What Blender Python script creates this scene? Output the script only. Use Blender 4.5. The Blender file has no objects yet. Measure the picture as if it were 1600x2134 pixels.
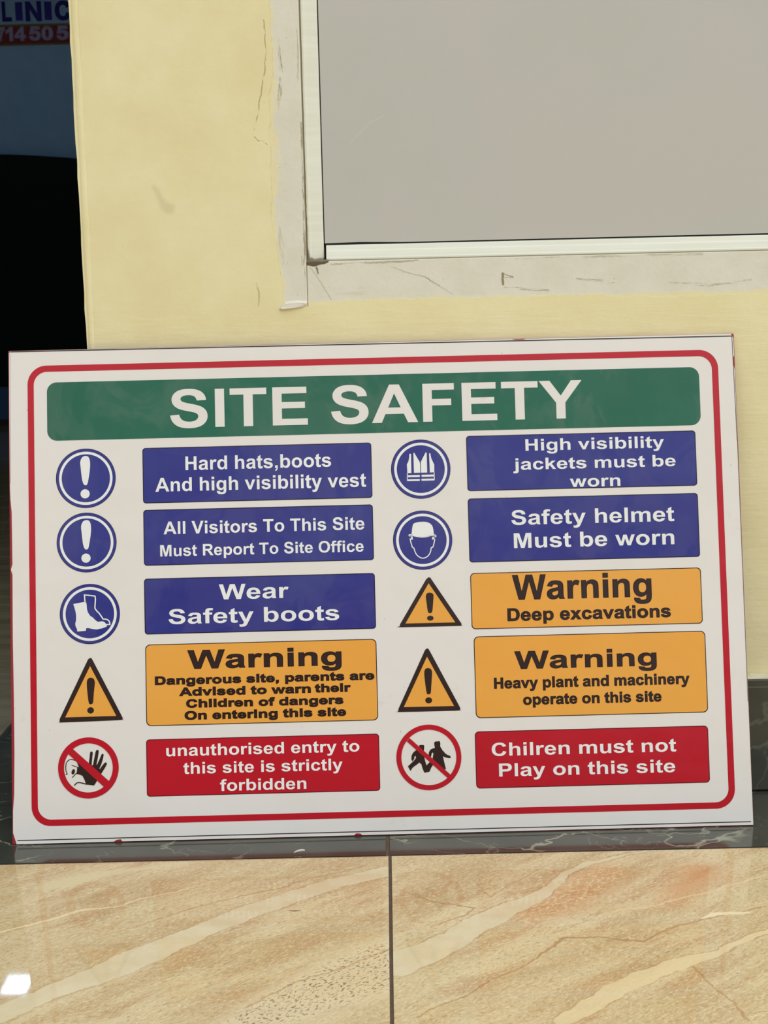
import bpy, bmesh, math, random
from mathutils import Matrix, Vector
from mathutils.geometry import tessellate_polygon

scene = bpy.context.scene
col = scene.collection
random.seed(7)

# ------------------------------------------------------------------ camera
cam_data = bpy.data.cameras.new('camera')
cam = bpy.data.objects.new('camera', cam_data)
col.objects.link(cam)
RIGHT = Vector((0.9997251615613801, -0.00042363983863025765, -0.02343974979302333))
UP = Vector((0.023243014697790713, 0.14841599327711805, 0.988651837204243))
FWD = Vector((-0.0030600014429239667, 0.9889249281259188, -0.1483850495242554))
m = Matrix.Identity(4)
for i in range(3):
    m[i][0], m[i][1], m[i][2] = RIGHT[i], UP[i], -FWD[i]
m[0][3], m[1][3], m[2][3] = 0.00475, -1.80585, 0.64817
cam.matrix_world = m
cam_data.sensor_fit = 'VERTICAL'
cam_data.sensor_height = 24.0
cam_data.lens = 3000.0 / 2134.0 * 24.0
cam_data.clip_start = 0.05
cam_data.dof.use_dof = True
cam_data.dof.focus_distance = 1.76
cam_data.dof.aperture_fstop = 14.0
scene.camera = cam

# ------------------------------------------------------------------ exposure
vs = scene.view_settings
vs.view_transform = 'Standard'
vs.look = 'None'
vs.gamma = 1.0
vs.use_curve_mapping = False
vs.exposure = 0.46

# ------------------------------------------------------------------ node helper
def lin(r, g, b):
    f = lambda c: (c / 255) / 12.92 if c / 255 <= 0.04045 else ((c / 255 + 0.055) / 1.055) ** 2.4
    return (f(r), f(g), f(b), 1.0)


class NG:
    def __init__(self, tree):
        self.t = tree

    def new(self, kind, **kw):
        n = self.t.nodes.new(kind)
        for k, v in kw.items():
            setattr(n, k, v)
        return n

    def put(self, sock, v):
        if v is None:
            return
        if isinstance(v, bpy.types.NodeSocket):
            self.t.links.new(v, sock)
        else:
            sock.default_value = v

    def math(self, op, a, b=None, c=None, clamp=False):
        n = self.new('ShaderNodeMath', operation=op, use_clamp=clamp)
        for s, v in zip(n.inputs, (a, b, c)):
            self.put(s, v)
        return n.outputs[0]

    def vmath(self, op, a, b=None, scale=None):
        n = self.new('ShaderNodeVectorMath', operation=op)
        self.put(n.inputs[0], a)
        if b is not None:
            self.put(n.inputs[1], b)
        if scale is not None:
            self.put(n.inputs['Scale'], scale)
        return n.outputs['Value'] if op in ('DOT_PRODUCT', 'LENGTH', 'DISTANCE') else n.outputs['Vector']

    def noise(self, vec, scale, detail=3.0, rough=0.55, dist=0.0, color=False):
        n = self.new('ShaderNodeTexNoise')
        self.put(n.inputs['Vector'], vec)
        n.inputs['Scale'].default_value = scale
        n.inputs['Detail'].default_value = detail
        n.inputs['Roughness'].default_value = rough
        n.inputs['Distortion'].default_value = dist
        return n.outputs['Color' if color else 'Fac']

    def mapping(self, vec, loc=(0, 0, 0), rot=(0, 0, 0), scale=(1, 1, 1)):
        n = self.new('ShaderNodeMapping')
        self.put(n.inputs['Vector'], vec)
        n.inputs['Location'].default_value = loc
        n.inputs['Rotation'].default_value = rot
        n.inputs['Scale'].default_value = scale
        return n.outputs['Vector']

    def step(self, x, e0, e1, a=0.0, b=1.0):
        n = self.new('ShaderNodeMapRange', interpolation_type='SMOOTHSTEP')
        self.put(n.inputs['Value'], x)
        n.inputs['From Min'].default_value = e0
        n.inputs['From Max'].default_value = e1
        n.inputs['To Min'].default_value = a
        n.inputs['To Max'].default_value = b
        return n.outputs['Result']

    def mix(self, fac, a, b):
        n = self.new('ShaderNodeMix', data_type='RGBA')
        self.put(n.inputs[0], fac)
        self.put(n.inputs[6], a)
        self.put(n.inputs[7], b)
        return n.outputs[2]

    def pos(self):
        return self.new('ShaderNodeNewGeometry').outputs['Position']

    def sep(self, v):
        n = self.new('ShaderNodeSeparateXYZ')
        self.put(n.inputs[0], v)
        return n.outputs

    def comb(self, x, y, z=0.0):
        n = self.new('ShaderNodeCombineXYZ')
        for s, v in zip(n.inputs, (x, y, z)):
            self.put(s, v)
        return n.outputs[0]

    def line(self, P, pts):
        """signed distance (distance minus half width) to a tapered polyline; pts = (x, y, halfwidth) in P's xy"""
        best = None
        for (x0, y0, w0), (x1, y1, w1) in zip(pts[:-1], pts[1:]):
            bx, by = x1 - x0, y1 - y0
            L2 = max(bx * bx + by * by, 1e-12)
            pa = self.vmath('SUBTRACT', P, (x0, y0, 0))
            t = self.math('MULTIPLY', self.vmath('DOT_PRODUCT', pa, (bx / L2, by / L2, 0)), 1.0, clamp=True)
            q = self.vmath('SCALE', (bx, by, 0), scale=t)
            d = self.vmath('DISTANCE', pa, q)
            d = self.math('SUBTRACT', d, self.math('MULTIPLY_ADD', t, w1 - w0, w0))
            best = d if best is None else self.math('MINIMUM', best, d)
        return best


def material(name, rough=0.5, spec=0.5):
    mt = bpy.data.materials.new(name)
    mt.use_nodes = True
    g = NG(mt.node_tree)
    b = mt.node_tree.nodes['Principled BSDF']
    b.inputs['Roughness'].default_value = rough
    b.inputs['Specular IOR Level'].default_value = spec
    return mt, g, b


def bump(g, b, height, strength, distance):
    n = g.new('ShaderNodeBump')
    n.inputs['Strength'].default_value = strength
    n.inputs['Distance'].default_value = distance
    g.put(n.inputs['Height'], height)
    g.put(b.inputs['Normal'], n.outputs['Normal'])


def plain(name, rgb, rough=0.5, spec=0.5, vary=0.06, scale=14.0):
    mt, g, b = material(name, rough, spec)
    c = lin(*rgb)
    d = tuple(x * (1 - vary) for x in c[:3]) + (1,)
    g.put(b.inputs['Base Color'], g.mix(g.step(g.noise(g.pos(), scale, 4), 0.3, 0.7), d, c))
    return mt


# ------------------------------------------------------------------ daylight (open sky over low surroundings)
SKY = 1.12
world = bpy.data.worlds.new('daylight')
scene.world = world
world.use_nodes = True
g = NG(world.node_tree)
dirn = g.new('ShaderNodeTexCoord').outputs['Generated']
z = g.sep(dirn)[2]
patch = g.noise(g.mapping(dirn, scale=(1.0, 1.0, 2.2)), 5.5, 3, 0.6)
zz = g.math('ADD', z, g.math('MULTIPLY_ADD', patch, 0.34, -0.17))
low = g.mix(g.step(z, -0.05, 0.02), lin(142, 140, 134), lin(118, 120, 118))
skyc = g.mix(g.step(z, 0.1, 0.9), (0.955, 1.0, 1.06, 1), (0.955, 1.0, 1.06, 1))
wc = g.mix(g.step(zz, 0.10, 0.34), low, skyc)
bg = world.node_tree.nodes['Background']
g.put(bg.inputs['Color'], wc)
# sky strength raised towards the right, added to brighten the wall beside the sign
g.put(bg.inputs['Strength'], g.math('MULTIPLY', g.math('MULTIPLY_ADD', g.sep(dirn)[0], 0.7, 1.0), SKY))


# ------------------------------------------------------------------ mesh helpers
def link_mesh(name, verts, faces, mats, parent=None, idx=None, smooth=False):
    me = bpy.data.meshes.new(name)
    me.from_pydata([tuple(v) for v in verts], [], faces)
    for mt in (mats if isinstance(mats, (list, tuple)) else [mats]):
        me.materials.append(mt)
    if idx:
        for p, k in zip(me.polygons, idx):
            p.material_index = k
    if smooth:
        for p in me.polygons:
            p.use_smooth = True
    me.update()
    o = bpy.data.objects.new(name, me)
    col.objects.link(o)
    if parent is not None:
        o.parent = parent
    return o


class Boxes:
    def __init__(self):
        self.v, self.f, self.k = [], [], []

    def box(self, x0, x1, y0, y1, z0, z1, k=0):
        n = len(self.v)
        self.v += [(x0, y0, z0), (x1, y0, z0), (x1, y1, z0), (x0, y1, z0),
                   (x0, y0, z1), (x1, y0, z1), (x1, y1, z1), (x0, y1, z1)]
        self.f += [tuple(n + i for i in q) for q in
                   ((0, 3, 2, 1), (4, 5, 6, 7), (0, 1, 5, 4), (1, 2, 6, 5), (2, 3, 7, 6), (3, 0, 4, 7))]
        self.k += [k] * 6

    def quad(self, a, b, c, d, k=0):
        n = len(self.v)
        self.v += [a, b, c, d]
        self.f.append((n, n + 1, n + 2, n + 3))
        self.k.append(k)

    def build(self, name, mats, parent=None):
        return link_mesh(name, self.v, self.f, mats, parent, self.k)


def empty(name, loc=(0, 0, 0)):
    o = bpy.data.objects.new(name, None)
    o.empty_display_size = 0.05
    o.location = loc
    col.objects.link(o)
    return o


def tag(o, label=None, cat=None, kind=None):
    if label:
        o['label'] = label
    if cat:
        o['category'] = cat
    if kind:
        o['kind'] = kind
    return o


def bevel(o, w, seg=2, angle=0.6):
    md = o.modifiers.new('bevel', 'BEVEL')
    md.width = w
    md.segments = seg
    md.limit_method = 'ANGLE'
    md.angle_limit = angle
    return o


def pts(s, k=1.0):
    return [tuple(float(c) * k for c in p.split(',')) for p in s.split()]


def catmull(p, n=4, closed=False):
    out, N = [], len(p)
    rng = range(N) if closed else range(N - 1)
    for i in rng:
        if closed:
            a, b, c, d = p[i - 1], p[i], p[(i + 1) % N], p[(i + 2) % N]
        else:
            a, b, c, d = p[max(i - 1, 0)], p[i], p[i + 1], p[min(i + 2, N - 1)]
        for j in range(n):
            t = j / n
            out.append(tuple(0.5 * (2 * b[k] + (c[k] - a[k]) * t + (2 * a[k] - 5 * b[k] + 4 * c[k] - d[k]) * t * t
                                    + (3 * b[k] - a[k] - 3 * c[k] + d[k]) * t ** 3) for k in (0, 1)))
    if not closed:
        out.append(p[-1])
    return out


def area(p):
    return 0.5 * sum(p[i - 1][0] * p[i][1] - p[i][0] * p[i - 1][1] for i in range(len(p)))


def inside(pt, poly):
    x, y = pt
    r = False
    for i in range(len(poly)):
        (x0, y0), (x1, y1) = poly[i - 1], poly[i]
        if (y0 > y) != (y1 > y) and x < (x1 - x0) * (y - y0) / (y1 - y0) + x0:
            r = not r
    return r


class Print:
    """flat vinyl shapes in the plane of a panel: u to the right, v up, both in millimetres; y = height of the layer"""
    def __init__(self, y):
        self.y, self.v, self.f, self.k = y, [], [], []

    def add(self, p, tris, k):
        n = len(self.v)
        self.v += [(a / 1000, self.y, b / 1000) for a, b in p]
        for t in tris:
            q = [p[i] for i in t]
            if area(q) < 0:
                t = tuple(reversed(t))
            self.f.append(tuple(n + i for i in t))
            self.k.append(k)

    def fill(self, loops, k=0):
        loops = [list(l) for l in loops]
        flat = [q for l in loops for q in l]
        tris = tessellate_polygon([[Vector((a, b, 0)) for a, b in l] for l in loops])
        self.add(flat, [tuple(t) for t in tris], k)

    def ngon(self, p, k=0):
        self.add(p, [tuple(range(len(p)))], k)

    def ring(self, a, b, k=0):
        n = len(a)
        self.add(list(a) + list(b), [(i, (i + 1) % n, n + (i + 1) % n, n + i) for i in range(n)], k)

    def stroke(self, p, w, closed=False, k=0):
        n = len(p)
        L, R = [], []
        for i in range(n):
            a = p[i - 1] if (i > 0 or closed) else p[i]
            c = p[(i + 1) % n] if (i < n - 1 or closed) else p[i]
            b = p[i]
            d0 = Vector((b[0] - a[0], b[1] - a[1]))
            d1 = Vector((c[0] - b[0], c[1] - b[1]))
            if d0.length < 1e-9: d0 = d1
            if d1.length < 1e-9: d1 = d0
            d0.normalize(); d1.normalize()
            n0 = Vector((-d0.y, d0.x)); n1 = Vector((-d1.y, d1.x))
            mv = n0 + n1
            if mv.length < 1e-6: mv = n0
            mv.normalize()
            s = w / 2 / max(mv.dot(n0), 0.55)
            L.append((b[0] + mv.x * s, b[1] + mv.y * s)); R.append((b[0] - mv.x * s, b[1] - mv.y * s))
        rng = range(n) if closed else range(n - 1)
        self.add(R + L, [(i, (i + 1) % n, n + (i + 1) % n, n + i) for i in rng], k)

    def build(self, name, mats, parent):
        return link_mesh(name, self.v, self.f, mats, parent, self.k)


def circle(cx, cy, r, n=72, ry=None):
    ry = r if ry is None else ry
    return [(cx + r * math.cos(2 * math.pi * i / n), cy + ry * math.sin(2 * math.pi * i / n)) for i in range(n)]


def rrect(u0, v0, u1, v1, r, n=8):
    out = []
    for cx, cy, a in ((u1 - r, v0 + r, -90), (u1 - r, v1 - r, 0), (u0 + r, v1 - r, 90), (u0 + r, v0 + r, 180)):
        for i in range(n + 1):
            t = math.radians(a + 90 * i / n)
            out.append((cx + r * math.cos(t), cy + r * math.sin(t)))
    return out


# ------------------------------------------------------------------ lettering (bold grotesque outlines, 2048 units to the em; q = curve control)
GL = {
' ': (569, ''),
',': (569, '140,281 421,281 421,80 q421,-42 400,-112 q379,-183 320,-239 q262,-295 172,-327 117,-211 q202,-183 238,-134 q274,-85 276,0 140,0'),
'A': (1479, '1471,0 1149,0 1021,333 435,333 314,0 0,0 571,1466 884,1466/926,580 724,1124 526,580'),
'C': (1479, '1087,539 1374,448 q1308,208 1154,91 q1001,-25 765,-25 q473,-25 285,174 q97,374 97,720 q97,1086 286,1288 q475,1491 783,1491 q1052,1491 1220,1332 q1320,1238 1370,1062 1077,992 q1051,1106 968,1172 q886,1238 768,1238 q605,1238 503,1121 q402,1004 402,742 q402,464 502,346 q602,228 762,228 q880,228 965,303 q1050,378 1087,539'),
'D': (1479, '148,1466 689,1466 q872,1466 968,1438 q1097,1400 1189,1303 q1281,1206 1329,1065 q1377,925 1377,719 q1377,538 1332,407 q1277,247 1175,148 q1098,73 967,31 q869,0 705,0 148,0/444,1218 444,247 665,247 q789,247 844,261 q916,279 963,322 q1011,365 1041,463 q1071,562 1071,732 q1071,902 1041,993 q1011,1084 957,1135 q903,1186 820,1204 q758,1218 577,1218'),
'E': (1366, '149,0 149,1466 1236,1466 1236,1218 445,1218 445,893 1181,893 1181,646 445,646 445,247 1264,247 1264,0'),
'F': (1251, '151,0 151,1466 1156,1466 1156,1218 447,1218 447,871 1059,871 1059,623 447,623 447,0'),
'H': (1479, '150,0 150,1466 446,1466 446,889 1026,889 1026,1466 1322,1466 1322,0 1026,0 1026,641 446,641 446,0'),
'I': (569, '140,0 140,1466 436,1466 436,0'),
'L': (1251, '157,0 157,1466 453,1466 453,247 1189,247 1189,0'),
'M': (1706, '145,0 145,1466 588,1466 854,466 1117,1466 1561,1466 1561,0 1286,0 1286,1154 995,0 710,0 420,1154 420,0'),
'N': (1479, '152,0 152,1466 440,1466 1040,487 1040,1466 1315,1466 1315,0 1018,0 427,956 427,0'),
'O': (1593, '89,724 q89,948 156,1100 q206,1212 292,1301 q379,1390 482,1433 q619,1491 798,1491 q1122,1491 1316,1290 q1511,1089 1511,731 q1511,376 1318,175 q1125,-25 802,-25 q475,-25 282,174 q89,374 89,724/394,734 q394,485 509,356 q624,228 801,228 q978,228 1091,355 q1205,483 1205,738 q1205,990 1094,1114 q984,1238 801,1238 q618,1238 506,1112 q394,987 394,734'),
'P': (1366, '149,0 149,1466 624,1466 q894,1466 976,1444 q1102,1411 1187,1300 q1272,1190 1272,1015 q1272,880 1223,788 q1174,696 1098,643 q1023,591 945,574 q839,553 638,553 445,553 445,0/445,1218 445,802 607,802 q782,802 841,825 q900,848 933,897 q967,946 967,1011 q967,1091 920,1143 q873,1195 801,1208 q748,1218 588,1218'),
'R': (1479, '150,0 150,1466 773,1466 q1008,1466 1114,1426 q1221,1387 1285,1286 q1349,1185 1349,1055 q1349,890 1252,782 q1155,675 962,647 q1058,591 1120,524 q1183,457 1289,286 1468,0 1114,0 900,319 q786,490 744,534 q702,579 655,595 q608,612 506,612 446,612 446,0/446,846 665,846 q878,846 931,864 q984,882 1014,926 q1044,970 1044,1036 q1044,1110 1004,1155 q965,1201 893,1213 q857,1218 677,1218 446,1218'),
'S': (1366, '74,477 362,505 q388,360 467,292 q547,224 682,224 q825,224 897,284 q970,345 970,426 q970,478 939,514 q909,551 833,578 q781,596 596,642 q358,701 262,787 q127,908 127,1082 q127,1194 190,1291 q254,1389 373,1440 q493,1491 662,1491 q938,1491 1077,1370 q1217,1249 1224,1047 928,1034 q909,1147 846,1196 q784,1246 659,1246 q530,1246 457,1193 q410,1159 410,1102 q410,1050 454,1013 q510,966 726,915 q942,864 1045,809 q1149,755 1207,660 q1266,566 1266,427 q1266,301 1196,191 q1126,81 998,27 q870,-26 679,-26 q401,-26 252,102 q103,231 74,477'),
'T': (1251, '479,0 479,1218 43,1218 43,1466 1210,1466 1210,1218 775,1218 775,0'),
'V': (1366, '524,0 0,1466 321,1466 692,381 1051,1466 1365,1466 840,0'),
'W': (1933, '361,0 11,1466 314,1466 535,459 803,1466 1155,1466 1412,442 1637,1466 1935,1466 1579,0 1265,0 973,1096 682,0'),
'Y': (1366, '532,0 532,617 -5,1466 342,1466 687,886 1025,1466 1366,1466 827,615 827,0'),
'a': (1139, '357,738 102,784 q145,938 250,1012 q355,1086 562,1086 q750,1086 842,1041 q934,997 971,928 q1009,860 1009,677 1006,349 q1006,209 1019,142 q1033,76 1070,0 792,0 q781,28 765,83 755,116 q683,46 601,11 q519,-24 426,-24 q262,-24 167,65 q73,154 73,290 q73,380 116,450 q159,521 236,558 q314,596 460,624 q657,661 733,693 733,721 q733,802 693,836 q653,871 542,871 q467,871 425,841 q383,812 357,738/733,510 q679,492 562,467 q445,442 409,418 q354,379 354,319 q354,260 398,217 q442,174 510,174 q586,174 655,224 q706,262 722,317 q733,353 733,454'),
'b': (1251, '135,0 135,1466 416,1466 416,938 q546,1086 724,1086 q918,1086 1045,945 q1172,805 1172,542 q1172,270 1042,123 q913,-24 728,-24 q637,-24 548,21 q460,67 396,156 396,0/414,554 q414,389 466,310 q539,198 660,198 q753,198 818,277 q884,357 884,528 q884,710 818,790 q752,871 649,871 q548,871 481,792 q414,714 414,554'),
'c': (1139, '1073,748 796,698 q782,781 732,823 q683,865 604,865 q499,865 436,792 q374,720 374,550 q374,361 437,283 q501,205 608,205 q688,205 739,250 q790,296 811,407 1087,360 q1044,170 922,73 q800,-24 595,-24 q362,-24 223,123 q85,270 85,530 q85,793 224,939 q363,1086 600,1086 q794,1086 908,1002 q1023,919 1073,748'),
'd': (1251, '1121,0 860,0 860,156 q795,65 706,20 q618,-24 528,-24 q345,-24 214,123 q84,271 84,535 q84,805 211,945 q338,1086 532,1086 q710,1086 840,938 840,1466 1121,1466/371,554 q371,384 418,308 q486,198 608,198 q705,198 773,280 q841,363 841,527 q841,710 775,790 q709,871 606,871 q506,871 438,791 q371,712 371,554'),
'e': (1139, '762,338 1042,291 q988,137 871,56 q755,-24 580,-24 q303,-24 170,157 q65,302 65,523 q65,787 203,936 q341,1086 552,1086 q789,1086 926,929 q1063,773 1057,450 353,450 q356,325 421,255 q486,186 583,186 q649,186 694,222 q739,258 762,338/778,622 q775,744 715,807 q655,871 569,871 q477,871 417,804 q357,737 358,622'),
'f': (682, '24,1062 180,1062 180,1142 q180,1276 208,1342 q237,1408 313,1449 q390,1491 507,1491 q627,1491 742,1455 704,1259 q637,1275 575,1275 q514,1275 487,1246 q461,1218 461,1137 461,1062 671,1062 671,841 461,841 461,0 180,0 180,841 24,841'),
'g': (1251, '121,-70 442,-109 q450,-165 479,-186 q519,-216 605,-216 q715,-216 770,-183 q807,-161 826,-112 q839,-77 839,17 839,172 q713,0 521,0 q307,0 182,181 q84,324 84,537 q84,804 212,945 q341,1086 532,1086 q729,1086 857,913 857,1062 1120,1062 1120,109 q1120,-79 1089,-172 q1058,-265 1002,-318 q946,-371 852,-401 q759,-431 616,-431 q346,-431 233,-338 q120,-246 120,-104/372,553 q372,384 437,305 q503,227 599,227 q702,227 773,307 q844,388 844,546 q844,711 776,791 q708,871 604,871 q503,871 437,792 q372,714 372,553'),
'h': (1251, '428,1466 428,927 q564,1086 753,1086 q850,1086 928,1050 q1006,1014 1045,958 q1085,902 1099,834 q1114,766 1114,623 1114,0 833,0 833,561 q833,728 817,773 q801,818 760,844 q720,871 659,871 q589,871 534,837 q479,803 453,734 q428,666 428,532 428,0 147,0 147,1466'),
'i': (569, '147,1206 147,1466 428,1466 428,1206/147,0 147,1062 428,1062 428,0'),
'j': (569, '146,1206 146,1466 427,1466 427,1206/427,1062 427,22 q427,-183 400,-267 q373,-352 296,-391 q220,-431 101,-431 q58,-431 8,-423 q-41,-415 -98,-399 -49,-159 q-29,-163 -11,-165 19,-168 q56,-168 79,-152 q103,-136 119,-113 q146,-91 146,22 146,1062'),
'k': (1139, '137,0 137,1466 418,1466 418,688 747,1062 1093,1062 730,674 1119,0 816,0 549,477 418,340 418,0'),
'l': (569, '147,0 147,1466 428,1466 428,0'),
'm': (1821, '126,1062 385,1062 385,917 q524,1086 716,1086 q818,1086 893,1044 q968,1002 1016,917 q1086,1002 1167,1044 q1248,1086 1340,1086 q1457,1086 1538,1038 q1619,991 1659,899 q1688,831 1688,679 1688,0 1407,0 1407,607 q1407,765 1378,811 q1339,871 1258,871 q1199,871 1147,835 q1095,799 1072,729 q1049,660 1049,510 1049,0 768,0 768,582 q768,737 753,782 q738,827 706,849 q675,871 621,871 q556,871 504,836 q452,801 429,735 q407,669 407,516 407,0 126,0'),
'n': (1251, '1113,0 832,0 832,542 q832,714 814,764 q796,815 755,843 q715,871 658,871 q585,871 527,831 q469,791 447,725 q426,659 426,481 426,0 145,0 145,1062 406,1062 406,906 q545,1086 756,1086 q849,1086 926,1052 q1003,1019 1042,967 q1082,915 1097,849 q1113,783 1113,660'),
'o': (1251, '82,546 q82,686 151,817 q220,948 346,1017 q473,1086 629,1086 q870,1086 1024,929 q1178,773 1178,534 q1178,293 1022,134 q867,-24 631,-24 q485,-24 352,42 q220,108 151,235 q82,363 82,546/370,531 q370,373 445,289 q520,205 630,205 q740,205 814,289 q889,373 889,533 q889,689 814,773 q740,857 630,857 q520,857 445,773 q370,689 370,531'),
'p': (1251, '139,1062 401,1062 401,906 q452,986 539,1036 q626,1086 732,1086 q917,1086 1046,941 q1175,796 1175,537 q1175,271 1045,123 q915,-24 730,-24 q642,-24 570,11 q499,46 420,131 420,-404 139,-404/417,549 q417,370 488,284 q559,199 661,199 q759,199 824,277 q889,356 889,535 q889,702 822,783 q755,864 656,864 q553,864 485,784 q417,705 417,549'),
'r': (797, '416,0 135,0 135,1062 396,1062 396,911 q463,1018 516,1052 q570,1086 638,1086 q734,1086 823,1033 736,788 q665,834 604,834 q545,834 504,801 q463,769 439,684 q416,599 416,328'),
's': (1139, '48,303 330,346 q348,264 403,221 q458,179 557,179 q666,179 721,219 q758,247 758,294 q758,326 738,347 q717,367 644,384 q304,459 213,521 q87,607 87,760 q87,898 196,992 q305,1086 534,1086 q752,1086 858,1015 q964,944 1004,805 739,756 q722,818 674,851 q627,884 539,884 q428,884 380,853 q348,831 348,796 q348,766 376,745 q414,717 638,666 q863,615 952,541 q1040,466 1040,332 q1040,186 918,81 q796,-24 557,-24 q340,-24 213,64 q87,152 48,303'),
't': (682, '634,1062 634,838 442,838 442,410 q442,280 447,258 q453,237 472,223 q492,209 520,209 q559,209 633,236 657,18 q559,-24 435,-24 q359,-24 298,1 q237,27 208,67 q180,108 169,177 q160,226 160,375 160,838 31,838 31,1062 160,1062 160,1273 442,1437 442,1062'),
'u': (1251, '847,0 847,159 q789,74 694,25 q600,-24 495,-24 q388,-24 303,23 q218,70 180,155 q142,240 142,390 142,1062 423,1062 423,574 q423,350 438,299 q454,249 495,219 q536,190 599,190 q671,190 728,229 q785,269 806,327 q827,386 827,614 827,1062 1108,1062 1108,0'),
'v': (1139, '440,0 12,1062 307,1062 507,520 565,339 q588,408 594,430 q608,475 624,520 826,1062 1115,1062 693,0'),
'w': (1593, '340,0 4,1062 277,1062 476,366 659,1062 930,1062 1107,366 1310,1062 1587,1062 1246,0 976,0 793,683 613,0'),
'x': (1139, '12,0 393,544 28,1062 371,1062 558,771 755,1062 1085,1062 727,562 1118,0 773,0 558,327 341,0'),
'y': (1139, '14,1062 313,1062 567,308 815,1062 1106,1062 731,40 664,-145 q627,-238 593,-287 q560,-336 516,-366 q473,-397 409,-414 q346,-431 266,-431 q185,-431 107,-414 82,-194 q148,-207 201,-207 q299,-207 346,-149 q393,-92 418,-3'),
'0': (1139, '562,1472 q775,1472 895,1320 q1038,1140 1038,723 q1038,307 894,125 q775,-25 562,-25 q348,-25 217,139 q86,304 86,726 q86,1140 230,1322 q349,1472 562,1472/562,1239 q511,1239 471,1206 q431,1174 409,1090 q380,981 380,723 q380,465 406,368 q432,272 471,240 q511,208 562,208 q613,208 653,240 q693,273 715,357 q744,465 744,723 q744,981 718,1077 q692,1174 652,1206 q613,1239 562,1239'),
'1': (1139, '806,0 525,0 525,1059 q371,915 162,846 162,1101 q272,1137 401,1237 q530,1338 578,1472 806,1472'),
'4': (1139, '638,0 638,295 38,295 38,541 674,1472 910,1472 910,542 1092,542 1092,295 910,295 910,0/638,542 638,1043 301,542'),
'5': (1139, '91,377 371,406 q383,311 442,255 q501,200 578,200 q666,200 727,271 q788,343 788,487 q788,622 727,689 q667,757 570,757 q449,757 353,650 125,683 269,1446 1012,1446 1012,1183 482,1183 438,934 q532,981 630,981 q817,981 947,845 q1077,709 1077,492 q1077,311 972,169 q829,-25 575,-25 q372,-25 244,84 q116,193 91,377'),
'7': (1139, '85,1185 85,1446 1046,1446 1046,1241 q927,1124 804,905 q681,686 616,439 q552,193 553,-1 282,-1 q289,303 407,619 q526,935 724,1185'),
}
_loops = {}


def glyph(ch):
    if ch in _loops:
        return _loops[ch]
    loops = []
    for c in GL[ch][1].split('/'):
        if not c:
            continue
        out, ctrl = [], None
        for tok in c.split():
            q = tok[0] == 'q'
            p = tuple(float(x) for x in tok.lstrip('q').split(','))
            if q:
                ctrl = p
            else:
                if ctrl is not None:
                    a = out[-1]
                    for j in range(1, 6):
                        t = j / 5
                        out.append(tuple((1 - t) ** 2 * a[k] + 2 * t * (1 - t) * ctrl[k] + t * t * p[k] for k in (0, 1)))
                    ctrl = None
                else:
                    out.append(p)
        if abs(out[0][0] - out[-1][0]) < 1 and abs(out[0][1] - out[-1][1]) < 1:
            out.pop()
        loops.append(out)
    _loops[ch] = loops
    return loops


def text(pr, s, u0, u1, v, cap, bold=0.0, k=0, flat=False):
    """set a line between u0 and u1 (ink edges), baseline v, capital height cap, all mm; bold = outline growth in mm"""
    x, items = 0.0, []
    for ch in s:
        for_l = glyph(ch)
        if for_l:
            items.append((x, for_l))
        x += GL[ch][0]
    xs = [ox + q[0] for ox, ls in items for l in ls for q in l]
    lo, hi = min(xs), max(xs)
    sx, sy = (u1 - u0 - 2 * bold) / (hi - lo), cap / 1466.0
    if flat:      # one letter squeezed between baseline and cap line, overshoot included
        ys = [q[1] for _, ls in items for l in ls for q in l]
        y0, sy = min(ys), cap / (max(ys) - min(ys))
    else:
        y0 = 0.0
    for ox, ls in items:
        L = [[(u0 + bold + (ox + a - lo) * sx, v + (b - y0) * sy) for a, b in l] for l in ls]
        groups = []
        for i, l in enumerate(L):
            if not any(j != i and inside(l[0], L[j]) for j in range(len(L))):
                groups.append([l if area(l) > 0 else l[::-1]])
        for i, l in enumerate(L):
            for gq in groups:
                if inside(l[0], gq[0]) and abs(area(l)) < abs(area(gq[0])) * 0.999:
                    gq.append(l if area(l) < 0 else l[::-1])
                    break
        for gq in groups:
            pr.fill(gq, k)
            if bold:
                for l in gq:
                    pr.stroke(l, 2 * bold, True, k)


# ================================================================== setting: materials
# yellow emulsion on plaster
mt, g, b = material('yellow_wall_paint', 0.62, 0.35)
P = g.pos()
sx, sy_, sz = g.sep(P)
W2 = g.comb(sx, sz)
n1 = g.noise(P, 9, 4, 0.6)
brush = g.noise(g.mapping(P, scale=(7, 7, 55)), 2.2, 4, 0.6)
speck = g.noise(P, 420, 2, 0.5)
c = g.mix(g.step(n1, 0.25, 0.75), lin(228, 216, 164), lin(236, 226, 180))
c = g.mix(g.math('MULTIPLY', g.step(brush, 0.56, 0.74), g.step(sz, 0.68, 0.60, 0.06, 0.35)), c, lin(240, 232, 182))
c = g.mix(g.step(speck, 0.71, 0.78), c, lin(190, 174, 122))
wq = g.vmath('ADD', W2, g.vmath('SCALE', g.vmath('SUBTRACT', g.noise(P, 60, 3, color=True), (0.5, 0.5, 0.5)), scale=0.006))
crack = [(-0.1327, 0.9811, .0003), (-0.1307, 0.9674, .0006), (-0.131, 0.949, .0002), (-0.1326, 0.9233, .0003), (-0.1351, 0.9086, .0002), (-0.1381, 0.8938, .0003),
         (-0.1414, 0.8828, .0002), (-0.1413, 0.8753, .0003), (-0.1449, 0.8642, .0003), (-0.1483, 0.8522, .0001)]
crack2 = [(-0.1476, 0.8438, .0003), (-0.1439, 0.8399, .0005), (-0.1382, 0.8383, .0004), (-0.1331, 0.8344, .0002)]
cr = g.math('MINIMUM', g.line(wq, crack), g.line(wq, crack2))
cm = g.step(cr, 0.0007, 0.0)
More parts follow.
